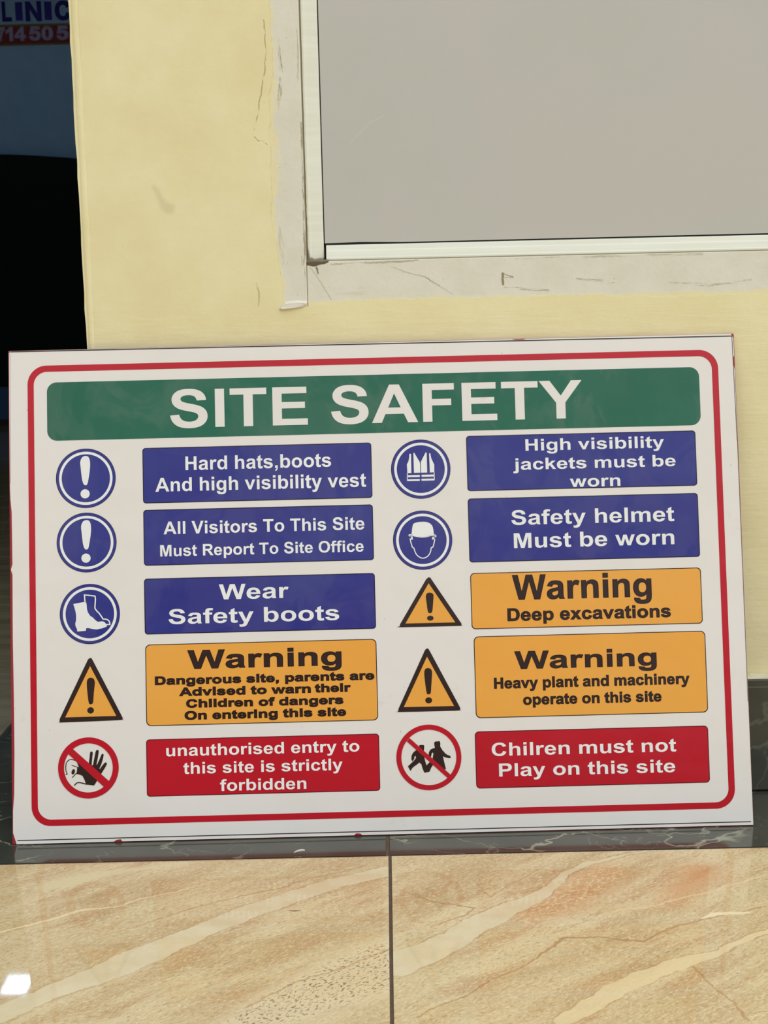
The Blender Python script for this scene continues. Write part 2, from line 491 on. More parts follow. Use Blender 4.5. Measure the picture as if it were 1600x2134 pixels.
c = g.mix(g.math('MULTIPLY', cm, 0.7), c, lin(150, 132, 84))
pale = g.step(g.math('MULTIPLY_ADD', n1, 0.03, g.math('MULTIPLY', sx, -1.0)), 0.150, 0.125)
c = g.mix(g.math('MULTIPLY', g.math('MULTIPLY', pale, g.step(sz, 0.6, 0.66)), 0.35), c, lin(238, 228, 172))
sm = g.step(g.line(wq, [(-0.2731, 0.786, .0005), (-0.2631, 0.7663, .003), (-0.2562, 0.7604, .0045)]), 0.006, -0.002)
c = g.mix(g.math('MULTIPLY', sm, 0.4), c, lin(196, 184, 140))
dt = g.step(g.line(wq, [(-0.1525, 0.668, .0002), (-0.149, 0.655, .0008), (-0.150, 0.640, .0002)]), 0.001, 0.0)
c = g.mix(g.math('MULTIPLY', dt, 0.5), c, lin(150, 138, 92))
g.put(b.inputs['Base Color'], c)
under = g.step(sz, 0.66, 0.60, 0.10, 0.5)
hgt = g.math('ADD', g.math('MULTIPLY', n1, 0.9), g.math('ADD', g.math('MULTIPLY', brush, under), g.math('MULTIPLY', g.noise(P, 110, 4, 0.6), 0.20)))
hgt = g.math('SUBTRACT', hgt, g.math('MULTIPLY', cm, 0.8))
bump(g, b, hgt, 0.28, 0.004)
M_WALL = mt


def chalk(name, rgb, stretch, grime):
    mt, g, b = material(name, 0.6, 0.35)
    P = g.pos()
    sx, sy, sz = g.sep(P)
    W2 = g.comb(sx, sz)
    n = g.noise(P, 16, 4, 0.6)
    streak = g.noise(g.mapping(P, scale=stretch), 4.0, 5, 0.65)
    c = g.mix(g.step(n, 0.3, 0.7), lin(*rgb), lin(rgb[0] + 7, rgb[1] + 7, rgb[2] + 10))
    c = g.mix(g.math('MULTIPLY', g.step(streak, 0.60, 0.76), 0.5), c, lin(186, 178, 148))
    c = g.mix(g.step(g.noise(P, 330, 3, 0.6), 0.70, 0.78), c, lin(150, 138, 108))
    wq = g.vmath('ADD', W2, g.vmath('SCALE', g.vmath('SUBTRACT', g.noise(P, 240, 3, color=True), (0.5, 0.5, 0.5)), scale=0.0032))
    rag = g.step(g.noise(g.mapping(P, scale=stretch), 22.0, 4, 0.7), 0.42, 0.60)
    for line_pts, k, rgb2, ragged in grime:
        mk = g.step(g.line(wq, line_pts), 0.0009, -0.0002)
        if ragged:
            mk = g.math('MULTIPLY', mk, rag)
        c = g.mix(g.math('MULTIPLY', mk, k), c, lin(*rgb2))
    if stretch[2] < 5:
        e = g.math('ADD', sx, g.math('MULTIPLY_ADD', g.noise(g.mapping(P, scale=(1, 1, 0.45)), 38, 5, 0.7), 0.045, -0.0225))
        lowb = g.step(sz, 0.70, 0.63, 0.0, 0.007)
        c = g.mix(g.step(g.math('SUBTRACT', e, lowb), -0.1185, -0.1255, 0.0, 0.85), c, lin(231, 220, 172))
    else:
        e = g.math('ADD', sz, g.math('MULTIPLY_ADD', g.noise(g.mapping(P, scale=(0.4, 1, 1)), 45, 5, 0.7), 0.02, -0.010))
        c = g.mix(g.step(e, 0.6465, 0.6425, 0.0, 0.85), c, lin(231, 220, 172))
    g.put(b.inputs['Base Color'], c)
    bump(g, b, g.math('ADD', n, g.math('MULTIPLY', g.noise(P, 120, 4), 0.5)), 0.25, 0.003)
    return mt


M_JAMB = chalk('chalky_frame_paint', (218, 214, 194), (14, 14, 1.6), [
    ([(-0.1149, 0.958, .0004), (-0.1139, 0.9302, .0016), (-0.1125, 0.9154, .0022), (-0.115, 0.897, .0022), (-0.119, 0.8767, .0012)], 0.9, (160, 148, 112), True),
    ([(-0.0925, 0.970, .0006), (-0.0925, 0.94, .001), (-0.0925, 0.91, .0006)], 0.6, (160, 146, 108), True),
    ([(-0.0905, 0.86, .0006), (-0.0900, 0.78, .0014), (-0.0895, 0.71, .0022), (-0.0900, 0.66, .0022)], 0.75, (128, 114, 80), True),
    ([(-0.097, 0.703, .001), (-0.0935, 0.69, .0022)], 0.75, (132, 116, 82), True),
    ([(-0.122, 0.735, .001), (-0.120, 0.715, .003), (-0.119, 0.69, .001)], 0.4, (176, 162, 110), True)])
M_SILL = chalk('chalky_sill_paint', (219, 215, 195), (1.6, 14, 14), [
    ([(0.1527, 0.6722, .0011), (0.1534, 0.659, .0012)], 0.85, (124, 110, 70), False),
    ([(0.1531, 0.6722, .0003), (0.1598, 0.6694, .0005), (0.166, 0.6678, .0006)], 0.7, (140, 126, 88), False),
    ([(0.166, 0.6672, .0003), (0.156, 0.6668, .0003)], 0.6, (140, 126, 88), False),
    ([(-0.087, 0.6905, .0028), (-0.0803, 0.6895, .0030), (-0.0713, 0.6905, .0020), (-0.0624, 0.692, .0008)], 0.95, (84, 68, 42), False),
    ([(-0.0771, 0.6852, .0007), (-0.0756, 0.6775, .0004)], 0.8, (92, 76, 48), False),
    ([(0.0153, 0.6842, .0001), (0.0329, 0.6767, .0004), (0.0573, 0.67, .0005), (0.0749, 0.6586, .0002)], 0.5, (160, 150, 120), False),
    ([(0.0573, 0.67, .0004), (0.0904, 0.6483, .0001)], 0.5, (164, 152, 122), False),
    ([(-0.0849, 0.6854, .0002), (-0.0721, 0.6664, .0003), (-0.0594, 0.643, .0001)], 0.6, (160, 150, 116), False),
    ([(-0.0594, 0.688, .0008), (0.03, 0.690, .0010), (0.05, 0.691, .0006)], 0.6, (140, 126, 92), True),
    ([(0.17, 0.690, .0008), (0.25, 0.6905, .001), (0.40, 0.690, .001)], 0.5, (150, 138, 104), True),
    ([(0.155, 0.655, .0007), (0.185, 0.652, .0010), (0.21, 0.650, .0007)], 0.7, (150, 138, 104), True),
    ([(0.245, 0.664, .0011), (0.29, 0.658, .0013)], 0.65, (150, 138, 104), True),
    ([(0.36, 0.656, .001), (0.41, 0.652, .0013), (0.46, 0.657, .0013)], 0.6, (150, 138, 104), True)])

mt, g, b = material('pale_aluminium_bead', 0.38, 0.5)
P = g.pos()
c = g.mix(g.step(g.noise(g.mapping(P, scale=(2, 2, 40)), 3, 3), 0.35, 0.7), lin(222, 221, 202), lin(228, 227, 210))
W2 = g.comb(g.sep(P)[0], g.sep(P)[2])
wq = g.vmath('ADD', W2, g.vmath('SCALE', g.vmath('SUBTRACT', g.noise(P, 200, 3, color=True), (0.5, 0.5, 0.5)), scale=0.004))
c = g.mix(g.step(g.line(wq, [(-0.0885, 0.706, .0006), (-0.0878, 0.6965, .0028), (-0.080, 0.6942, .0012), (-0.068, 0.6942, .0018)]), 0.0022, -0.001, 0, 0.8), c, lin(96, 82, 54))
c = g.mix(g.step(g.line(wq, [(-0.0885, 0.80, .0001), (-0.0885, 0.72, .0005), (-0.0885, 0.70, .0010)]), 0.0012, -0.0002, 0, 0.6), c, lin(120, 106, 74))
g.put(b.inputs['Base Color'], c)
M_BEAD = mt
M_GASKET = plain('black_gasket', (20, 18, 16), 0.5)
M_GROOVE = plain('groove_shade', (150, 138, 106), 0.8)

mt, g, b = material('grey_window_panel', 0.42, 0.4)
P = g.pos()
c = g.mix(g.step(g.noise(P, 3.2, 3, 0.5), 0.35, 0.65), lin(188, 188, 178), lin(193, 189, 180))
c = g.mix(g.step(g.noise(P, 190, 2, 0.5), 0.80, 0.83), c, lin(120, 112, 100))
W2 = g.comb(g.sep(P)[0], g.sep(P)[2])
c = g.mix(g.math('MULTIPLY', g.step(g.line(W2, [(-0.033, 0.835, .0001), (-0.008, 0.858, .0002), (0.012, 0.868, .0001)]), 0.0006, 0), 0.4), c, lin(214, 210, 198))
g.put(b.inputs['Base Color'], c)
M_PANE = mt


def dark_marble(name, base, base2, veins=1.0):
    mt, g, b = material(name, 0.12, 0.5)
    P = g.pos()
    wv = g.vmath('ADD', P, g.vmath('SCALE', g.vmath('SUBTRACT', g.noise(P, 9, 4, 0.6, color=True), (0.5, 0.5, 0.5)), scale=0.10))
    n = g.noise(wv, 6, 5, 0.6)
    v1 = g.math('ABSOLUTE', g.math('SUBTRACT', g.noise(g.mapping(wv, scale=(1, 2.2, 1)), 5.5, 2, 0.5), 0.5))
    v2 = g.math('ABSOLUTE', g.math('SUBTRACT', g.noise(g.vmath('ADD', wv, (4.2, 1.3, 7.7)), 15, 3, 0.6), 0.5))
    c = g.mix(g.step(n, 0.35, 0.68), lin(*base), lin(*base2))
    m1 = g.math('MULTIPLY', g.step(v1, 0.011, 0.0), g.step(g.noise(P, 7, 2), 0.44, 0.60))
    m2 = g.math('MULTIPLY', g.step(v2, 0.010, 0.0), g.step(g.noise(P, 11, 2), 0.45, 0.62))
    c = g.mix(g.math('MULTIPLY', m1, 0.75 * veins), c, lin(166, 166, 140))
    c = g.mix(g.math('MULTIPLY', m2, 0.5 * veins), c, lin(140, 142, 122))
    if veins < 1.0:      # pale line cut along the top of the skirting
        zl = g.math('ABSOLUTE', g.math('SUBTRACT', g.sep(P)[2], 0.1405))
        c = g.mix(g.step(zl, 0.0010, 0.0003, 0.0, 0.45), c, lin(128, 126, 106))
    g.put(b.inputs['Base Color'], c)
    return mt


M_GREEN = dark_marble('dark_green_marble', (54, 54, 44), (72, 72, 60))
M_GREEN2 = dark_marble('dark_green_skirting', (52, 52, 42), (66, 66, 54), 0.22)
M_GROUT = plain('brown_grout', (92, 74, 56), 0.85, vary=0.25, scale=60)

# beige veined tiles
def tile_base(name, offset):
    global mt, g, b, P, Q, PF, D, S, c, PALE
    mt, g, b = material(name, 0.03, 0.13)
    P = g.pos()
    Q = g.vmath('ADD', P, offset)
    Q2 = g.vmath('ADD', P, (offset[0] + 31.7, offset[1] - 12.2, 4.4))
    wx = g.math('MULTIPLY_ADD', g.noise(Q, 20, 5, 0.65), 0.020, -0.010)
    wy = g.math('MULTIPLY_ADD', g.noise(Q2, 20, 5, 0.65), 0.020, -0.010)
    fx = g.math('MULTIPLY_ADD', g.noise(Q, 120, 3, 0.6), 0.004, -0.002)
    fy = g.math('MULTIPLY_ADD', g.noise(Q2, 120, 3, 0.6), 0.004, -0.002)
    warp = g.comb(wx, wy)
    PF = g.vmath('ADD', P, g.comb(g.math('ADD', wx, fx), g.math('ADD', wy, fy)))
    D = g.mapping(g.vmath('ADD', Q, warp), rot=(0, 0, math.radians(-41)))
    S = g.mapping(D, scale=(1.2, 5.5, 1))
    band = g.noise(S, 3.0, 5, 0.6)
    band2 = g.noise(g.vmath('ADD', S, (9.1, 3.3, 0)), 6.5, 5, 0.65)
    c = g.mix(g.step(band, 0.36, 0.62), lin(194, 166, 120), lin(215, 196, 153))
    c = g.mix(g.math('MULTIPLY', g.step(band2, 0.50, 0.66), 0.8), c, lin(192, 158, 114))
    c = g.mix(g.math('MULTIPLY', g.step(g.noise(g.vmath('ADD', S, (2.1, 8.3, 0)), 2.2, 3), 0.52, 0.66), 0.6), c, lin(212, 194, 148))
    # grain of small chips
    grain = g.noise(g.mapping(D, scale=(1, 2.4, 1)), 150, 4, 0.7)
    c = g.mix(g.math('MULTIPLY', g.step(grain, 0.51, 0.63), 0.6), c, lin(229, 212, 172))
    c = g.mix(g.math('MULTIPLY', g.step(grain, 0.45, 0.34), 0.7), c, lin(168, 138, 96))
    fine = g.noise(g.mapping(D, scale=(1, 1.7, 1)), 330, 3, 0.7)
    c = g.mix(g.math('MULTIPLY', g.step(fine, 0.56, 0.68), 0.5), c, lin(150, 122, 84))
    c = g.mix(g.math('MULTIPLY', g.step(fine, 0.42, 0.32), 0.4), c, lin(232, 216, 178))
    vein = g.math('ABSOLUTE', g.math('SUBTRACT', g.noise(g.vmath('ADD', S, (5.5, 1.2, 0)), 4.2, 3, 0.5), 0.5))
    c = g.mix(g.math('MULTIPLY', g.step(vein, 0.005, 0.0), 0.28), c, lin(168, 130, 84))
    c = g.mix(g.math('MULTIPLY', g.step(g.noise(Q, 260, 2, 0.5), 0.74, 0.79), 0.7), c, lin(112, 88, 60))
    PALE = g.mix(g.step(g.noise(Q, 30, 3), 0.3, 0.7), lin(214, 198, 158), lin(223, 208, 172))
def resample(p, n):
    L = [0.0]
    for a, q in zip(p[:-1], p[1:]):
        L.append(L[-1] + math.dist(a, q))
    out = []
    for i in range(n):
        s = L[-1] * i / (n - 1)
        j = max(k for k in range(len(L)) if L[k] <= s + 1e-12)
        j = min(j, len(p) - 2)
        t = (s - L[j]) / max(L[j + 1] - L[j], 1e-9)
        out.append((p[j][0] + (p[j + 1][0] - p[j][0]) * t, p[j][1] + (p[j + 1][1] - p[j][1]) * t))
    return out


def ribbon(up, lowr, n):
    out = []
    U, Lw = resample(up, n), resample(lowr, n)
    for i in range(n):
        a, q = U[i], Lw[i]
        d = Vector((U[min(i + 1, n - 1)][0] - U[max(i - 1, 0)][0], U[min(i + 1, n - 1)][1] - U[max(i - 1, 0)][1])).normalized()
        w = abs((q[0] - a[0]) * -d.y + (q[1] - a[1]) * d.x) / 2
        out.append(((a[0] + q[0]) / 2, (a[1] + q[1]) / 2, w))
    return out


A_low = [(-0.3563, -0.5739), (-0.3369, -0.5519), (-0.3186, -0.5315), (-0.2841, -0.5061), (-0.2423, -0.4724), (-0.2185, -0.4359), (-0.179, -0.3896), (-0.1432, -0.3584), (-0.0672, -0.2922), (-0.0059, -0.2616)]
A_up = [(-0.3745, -0.545), (-0.3445, -0.5206), (-0.3135, -0.4794), (-0.2726, -0.4387), (-0.2424, -0.4095), (-0.2066, -0.3733), (-0.1691, -0.3353), (-0.1343, -0.3051), (-0.0818, -0.2711), (-0.0058, -0.2261)]
D_low = [(0.001, -0.5051), (0.0386, -0.476), (0.0588, -0.4556), (0.0804, -0.4235), (0.108, -0.3902), (0.1363, -0.3615), (0.1664, -0.3253), (0.1871, -0.2868), (0.1978, -0.2668), (0.2264, -0.2402), (0.2639, -0.2168), (0.304, -0.2005)]
D_up = [(0.0015, -0.4419), (0.0152, -0.437), (0.0355, -0.4212), (0.0563, -0.4022), (0.0779, -0.3797), (0.0954, -0.35), (0.1173, -0.3386), (0.1402, -0.3207), (0.1635, -0.3022), (0.1832, -0.2729), (0.2042, -0.2389), (0.2498, -0.216), (0.2957, -0.1985)]
F_low = [(0.1651, -0.5931), (0.1831, -0.5759), (0.2087, -0.5562), (0.2314, -0.5308), (0.2638, -0.5075), (0.2898, -0.496), (0.3192, -0.4712), (0.3491, -0.4482), (0.3791, -0.4273)]
F_up = [(0.1365, -0.5918), (0.1745, -0.5569), (0.2154, -0.5152), (0.2559, -0.4865), (0.309, -0.4626), (0.3531, -0.4317), (0.3836, -0.4103)]
side = left = 1.0


def lay(c, sd, rgb, k, mask, soft=0.0015, edge=None, edge_w=0.0016, edge_k=0.6):
    fill = g.step(sd, soft, -soft, 0.0, k)
    c = g.mix(fill, c, rgb)
    if edge:
        e = g.step(g.math('ABSOLUTE', sd), edge_w, 0.0)
        e = g.math('MULTIPLY', g.math('MULTIPLY', e, g.step(g.noise(Q, 22, 2), 0.35, 0.6, 0.25, 1.0)), edge_k)
        c = g.mix(e, c, edge)
    return c


tile_base('beige_marble_tile', (0.0, 0.0, 0.0))
BR = lin(160, 118, 72)
# pale zone with dark specks in the lower right of the left tile
ctr = g.line(PF, [(-0.15, -0.600, .024), (-0.085, -0.54, .040), (-0.0028, -0.475, .055)])
c = lay(c, ctr, lin(222, 204, 164), 0.8, left, 0.012)
spk = g.step(g.noise(g.mapping(D, scale=(1, 2, 1)), 210, 3, 0.6), 0.54, 0.60)
c = g.mix(g.math('MULTIPLY', g.math('MULTIPLY', g.step(ctr, 0.004, -0.020), spk), 0.8), c, lin(124, 100, 68))
c = lay(c, g.line(P, [(-0.1125, -0.3445, .0003), (-0.106, -0.3462, .0012), (-0.0995, -0.3462, .0008)]), lin(96, 66, 36), 0.9, left, 0.0004)
c = lay(c, g.line(PF, ribbon(A_up, A_low, 9)), PALE, 0.85, left, 0.0015, BR)
c = lay(c, g.line(PF, [(-0.411, -0.3836, .002), (-0.3777, -0.3614, .0018), (-0.3367, -0.3327, .0024), (-0.2982, -0.3253, .0016), (-0.2696, -0.3043, .001), (-0.20, -0.262, .0006)]), lin(238, 216, 170), 0.8, left, 0.001)
c = lay(c, g.line(PF, [(-0.3918, -0.2676, .010), (-0.3499, -0.2422, .014), (-0.3054, -0.2234, .006), (-0.24, -0.205, .002)]), lin(216, 200, 156), 0.8, left, 0.004)
c = lay(c, g.line(PF, [(-0.1376, -0.5563, .0012), (-0.0943, -0.51, .001), (-0.06, -0.487, .0012), (-0.0028, -0.44, .001)]), lin(176, 136, 88), 0.6, left, 0.001)
c = lay(c, g.line(PF, [(-0.30, -0.395, .0005), (-0.20, -0.325, .001), (-0.12, -0.279, .001), (-0.03, -0.225, .0012)]), lin(172, 128, 82), 0.6, left, 0.001)
g.put(b.inputs['Base Color'], c)
M_TILE = mt
# right tile
tile_base('beige_marble_tile_gravelly', (3.7, 5.1, 0.0))
c = lay(c, g.line(PF, [(0.1454, -0.3742, .022), (0.19, -0.325, .035), (0.2405, -0.2618, .028)]), lin(198, 150, 102), 0.55, side, 0.02)
c = lay(c, g.line(PF, [(0.2969, -0.3388, .012), (0.3466, -0.2683, .025)]), lin(206, 150, 102), 0.6, side, 0.022)
chips = g.step(g.noise(g.mapping(D, scale=(1, 1.6, 1)), 150, 3, 0.6), 0.50, 0.58)
pm = g.step(g.line(PF, [(0.1454, -0.3742, .02), (0.19, -0.325, .03), (0.2505, -0.2518, .02)]), 0.008, -0.01)
c = g.mix(g.math('MULTIPLY', g.math('MULTIPLY', chips, pm), 0.7), c, lin(228, 198, 150))
c = lay(c, g.line(PF, ribbon(D_up, D_low, 11)), PALE, 0.85, side, 0.0015, BR)
c = lay(c, g.line(PF, [(0.0215, -0.5822, .001), (0.0786, -0.5286, .0012), (0.1245, -0.4854, .001), (0.1723, -0.4282, .0016), (0.2048, -0.427, .0014), (0.2506, -0.436, .0018), (0.2889, -0.4054, .0012), (0.3482, -0.3788, .001), (0.3961, -0.363, .001)]), lin(176, 130, 80), 0.75, side, 0.0012)
c = lay(c, g.line(PF, [(0.318, -0.389, .001), (0.335, -0.377, .004), (0.372, -0.375, .002)]), lin(240, 224, 184), 0.8, side, 0.001)
c = lay(c, g.line(PF, ribbon(F_up, F_low, 8)), lin(226, 206, 160), 0.75, side, 0.003, BR)
c = lay(c, g.line(PF, [(0.2898, -0.496, .0012), (0.2942, -0.519, .0012), (0.3025, -0.5438, .001), (0.3105, -0.5678, .001), (0.3182, -0.5999, .0012)]), lin(180, 134, 84), 0.7, side, 0.001)
c = lay(c, g.line(PF, [(0.0094, -0.3004, .0004), (0.0462, -0.3316, .001), (0.0877, -0.3465, .0016), (0.0788, -0.3646, .001), (0.0414, -0.3927, .0006)]), lin(168, 124, 76), 0.7, side, 0.001)
c = lay(c, g.line(PF, [(0.2206, -0.3721, .0006), (0.2815, -0.3506, .001), (0.3403, -0.3218, .0012), (0.4182, -0.2792, .001)]), lin(236, 214, 166), 0.6, side, 0.001)
c = lay(c, g.line(PF, [(0.0895, -0.2745, .0004), (0.1053, -0.322, .001), (0.1321, -0.2905, .0012), (0.1734, -0.2371, .0006)]), lin(180, 140, 92), 0.6, side, 0.001)
g.put(b.inputs['Base Color'], c)
M_TILEB = mt

mt, g, b = material('room_floor_tile', 0.10, 0.4)
P = g.pos()
c = g.mix(g.step(g.noise(g.mapping(P, rot=(0, 0, 0.6), scale=(1, 4, 1)), 4, 5, 0.6), 0.35, 0.65), lin(136, 128, 102), lin(160, 152, 122))
g.put(b.inputs['Base Color'], c)
M_TILE2 = mt
M_ROOM = plain('pale_room_paint', (176, 186, 190), 0.7)
M_ROOMC = plain('room_ceiling_paint', (190, 190, 184), 0.8)

# ================================================================== setting: floor, strips, walls
XG, YG = -0.0027, -0.1985
B = Boxes()
B.box(-4.5, 4.5, -6.2, 6.7, -0.03, -0.0007, 1)
for i in range(-7, 7):
    for j in range(0, 10):
        x0, x1 = XG + 0.6 * i + 0.0019, XG + 0.6 * (i + 1) - 0.0019
        y1, y0 = YG - 0.0016 - 0.6 * j, YG - 0.6 * (j + 1) + 0.0019
        B.box(x0, x1, y0, y1, -0.0007, 0.0, 0 if (i + j) % 2 else 3)
XI, YI = -0.5925, 1.88
for i in range(1, 7):
    for j in range(-4, 8):
        y0, y1 = YI + 0.6 * j + 0.0012, YI + 0.6 * (j + 1) - 0.0012
        y0, y1 = max(y0, YG + 0.0016 if i > 2 else YG + 0.0016), min(y1, 6.22)
        if y1 - y0 > 0.02:
            B.box(XI - 0.6 * i + 0.0012, XI - 0.6 * (i - 1) - 0.0012, y0, y1, -0.0007, 0.0, 2)
for j in range(0, 11):
    y0, y1 = 0.815 + 0.6 * j, min(0.815 + 0.6 * (j + 1) - 0.0024, 6.22)
    if y1 > y0:
        for i in range(4):
            B.box(XI + 0.6 * i + 0.0012, XI + 0.6 * (i + 1) - 0.0012, y0, y1, -0.0007, 0.0, 2)
tag(B.build('floor', [M_TILE, M_GROUT, M_TILE2, M_TILEB]), kind='structure')

B = Boxes()
B.box(-0.5905, -0.0078, YG + 0.0016, -0.0005, -0.0014, 0.0003, 0)
B.box(-0.0028, 0.594, YG + 0.0016, -0.0005, -0.0014, 0.0003, 0)
B.box(0.597, 1.194, YG + 0.0016, -0.0005, -0.0014, 0.0003, 0)
B.box(1.197, 1.794, YG + 0.0016, -0.0005, -0.0014, 0.0003, 0)
B.box(1.797, 3.4, YG + 0.0016, -0.0005, -0.0014, 0.0003, 0)
tag(B.build('trim_1', M_GREEN), 'dark green marble floor strip along the foot of the yellow wall', kind='structure')
B = Boxes()
B.box(-0.5905, -0.3795, 0.0015, 0.813, -0.0014, 0.0003, 0)
tag(B.build('trim_2', M_GREEN), 'dark marble floor strip running back beside the wall end', kind='structure')

WL, WT = -0.3663, 0.2           # free end of the wall, thickness
HX0, HX1, HZ0, HZ1 = -0.155, 1.30, 0.615, 1.95   # rough opening in the masonry
B = Boxes()
F = 0.0016                       # plaster skin
B.box(WL, HX0, F, WT, 0, 2.7); B.box(HX1, 3.5, F, WT, 0, 2.7)
B.box(HX0, HX1, F, WT, 0, HZ0); B.box(HX0, HX1, F, WT, HZ1, 2.7)
B.box(-3.1, WL, F, WT, 2.2, 2.7); B.box(-4.5, -3.1, F, WT, 0, 2.7)  # unseen side of the doorway set wide, to let daylight reach the banner
wall = B.build('wall_front', M_WALL)
tag(wall, kind='structure')
# plaster skin with the ragged paint edge round the window, part of the same wall
edge_l = [(-0.1247, 1.96)] + [(-0.1249, 1.3), (-0.1252, 1.1), (-0.1247, 1.0037), (-0.1245, 0.9819), (-0.1228, 0.9488), (-0.1239, 0.9157), (-0.1285, 0.8936), (-0.1280, 0.8713), (-0.1298, 0.8471), (-0.1293, 0.819), (-0.1297, 0.7908), (-0.129, 0.7718), (-0.1315, 0.753), (-0.1284, 0.7338), (-0.1252, 0.7128), (-0.1232, 0.6859), (-0.1190, 0.6569), (-0.1200, 0.640)]
edge_b = [(-0.1150, 0.6362), (-0.0886, 0.6375), (-0.0594, 0.6412), (-0.0259, 0.6430), (0.0188, 0.6428), (0.0858, 0.6424), (0.1245, 0.6426), (0.1803, 0.6424), (0.2138, 0.6432), (0.2451, 0.6436), (0.2763, 0.6428), (0.3098, 0.6383), (0.3254, 0.6405), (0.3478, 0.6377), (0.3701, 0.6378), (0.4035, 0.6388), (0.437, 0.6391), (0.4816, 0.6398), (0.7, 0.640), (1.26, 0.640)]


def subdiv_rag(p, amp, seed):
    r = random.Random(seed)
    out = []
    for a, q in zip(p[:-1], p[1:]):
        n = max(1, int(math.dist(a, q) / 0.004))
        for i in range(n):
            t = i / n
            k = amp if i else amp * 0.5
            out.append((a[0] + (q[0] - a[0]) * t + r.uniform(-k, k), a[1] + (q[1] - a[1]) * t + r.uniform(-k, k)))
    out.append(p[-1])
    return out


hole = subdiv_rag(edge_l + edge_b, 0.0011, 3) + [(1.26, 1.91), (-0.1247, 1.91)][0:1]
hole = [q for q in hole if q[1] <= 1.91]
hole = [(-0.1247, 1.91)] + hole
out_r = random.Random(5)
# slightly uneven plaster arris along the free end of the wall
arris = [(WL + out_r.uniform(-0.0006, 0.0006), 2.2 - i * 0.02) for i in range(111)]
outer = [(3.5, 2.7), (-0.3, 2.7), (WL, 2.69)] + arris + [(WL, 0.0), (3.5, 0.0)]
outer = outer if area(outer) > 0 else outer[::-1]
hole_cw = hole if area(hole) < 0 else hole[::-1]
pr = Print(0.0)
pr.fill([[(a * 1000, q * 1000) for a, q in l] for l in (outer, hole_cw)])
base_v = list(pr.v); base_f = list(pr.f)
nH, nO = len(hole_cw), len(outer)
verts = base_v[:]; faces = base_f[:]


def skirt(loop, depth, taper):
    n = len(loop); s = len(verts)
    for a, q in loop:
        verts.append((a, 0.0, q))
    for a, q in loop:
        verts.append((a, depth, q))
    for i in range(n):
        j = (i + 1) % n
        faces.append((s + i, s + n + i, s + n + j, s + j))


skirt(outer, F, 0); skirt(hole_cw, F, 0)
skin = link_mesh('plaster_skin', verts, faces, M_WALL, wall)
bv = bevel(skin, 0.0007, 2, 1.0)
# rounded arris strip of plaster at the wall end, catching the light
n = 60
av, af = [], []
r = random.Random(11)
prof = [(0.0105, -0.0002), (0.0075, -0.0012), (0.0035, -0.0008), (0.0008, 0.0012), (-0.0002, 0.005), (-0.0002, 0.02)]
for i in range(n + 1):
    zz_ = 2.2 * i / n
    j = r.uniform(-0.0007, 0.0007)
    for a, q in prof:
        av.append((WL + a * (1 + r.uniform(-0.12, 0.12)) + j, q + r.uniform(-0.0002, 0.0002), zz_))
k = len(prof)
for i in range(n):
    for q in range(k - 1):
        af.append((i * k + q, (i + 1) * k + q, (i + 1) * k + q + 1, i * k + q + 1))
link_mesh('plaster_arris', av, af, M_WALL, wall, smooth=True)

B = Boxes()
for i in range(6):
    x0 = WL + 0.001 + (0.6 * i)
    B.box(x0 + (0 if i == 0 else 0.0012), x0 + 0.5988, -0.012, -0.0002, 0.0018, 0.1515)
bb = B.build('baseboard_front', M_GREEN2)
bevel(bb, 0.0025, 2)
tag(bb, 'dark green marble skirting tiles along the yellow wall', kind='structure')
M_FILL0 = plain('pale_filler', (216, 208, 172), 0.8, vary=0.15, scale=90)
r = random.Random(9)
fv, ff = [], []
for i in range(201):
    x = WL + 0.002 + i * 0.01
    j = r.uniform(-0.0011, 0.0011)
    fv += [(x, -0.0115, 0.1512), (x, -0.0085 + j, 0.1535 + j), (x, -0.0006, 0.1552 + j * 1.5), (x, -0.0006, 0.1512)]
for i in range(200):
    for q in range(4):
        ff.append((4 * i + q, 4 * i + 4 + q, 4 * i + 4 + (q + 1) % 4, 4 * i + (q + 1) % 4))
link_mesh('filler_line', fv, ff, M_FILL0, bb)
B = Boxes()
B.box(WL - 0.0125, WL - 0.0008, 0.001, 0.2, 0.0018, 0.1515)
bb = B.build('baseboard_left', M_GREEN2)
bevel(bb, 0.0025, 2)
tag(bb, kind='structure')

# room behind the doorway
B = Boxes(); B.box(-4.5, 3.5, 6.2205, 6.35, 0, 2.7)
tag(B.build('wall_back', M_ROOM), kind='structure')
B = Boxes(); B.box(-4.6, -4.5, 0.0, 6.6, 0, 2.7)
tag(B.build('wall_left', M_ROOM), kind='structure')
B = Boxes(); B.box(3.5, 3.6, 0.0, 6.6, 0, 2.7)
tag(B.build('wall_right', M_ROOM), kind='structure')
B = Boxes(); B.box(-4.6, 3.6, 0.0, 6.6, 2.7, 2.8)
tag(B.build('ceiling', M_ROOMC), kind='structure')

# ================================================================== window
win = empty('window_1', (0, 0, 0))
tag(win, 'window with chalky white frame and grey panel in the yellow wall', kind='structure')
JX0, JX1 = -0.1535, -0.0896
o = Boxes(); o.box(JX0, JX1, 0.0018, 0.07, 0.6175, 1.94)
jamb = bevel(o.build('frame_jamb', M_JAMB, win), 0.0008)
o = Boxes(); o.box(JX1 + 0.0005, 1.29, 0.0018, 0.07, 0.6175, 0.6925)
sill = bevel(o.build('frame_sill', M_SILL, win), 0.0008)
o = Boxes(); o.box(1.23, 1.29, 0.0018, 0.07, 0.6935, 1.94)
bevel(o.build('frame_jamb', M_JAMB, win), 0.0008)
o = Boxes(); o.box(JX1 + 0.0005, 1.229, 0.0018, 0.07, 1.88, 1.94)
bevel(o.build('frame_head', M_SILL, win), 0.0008)
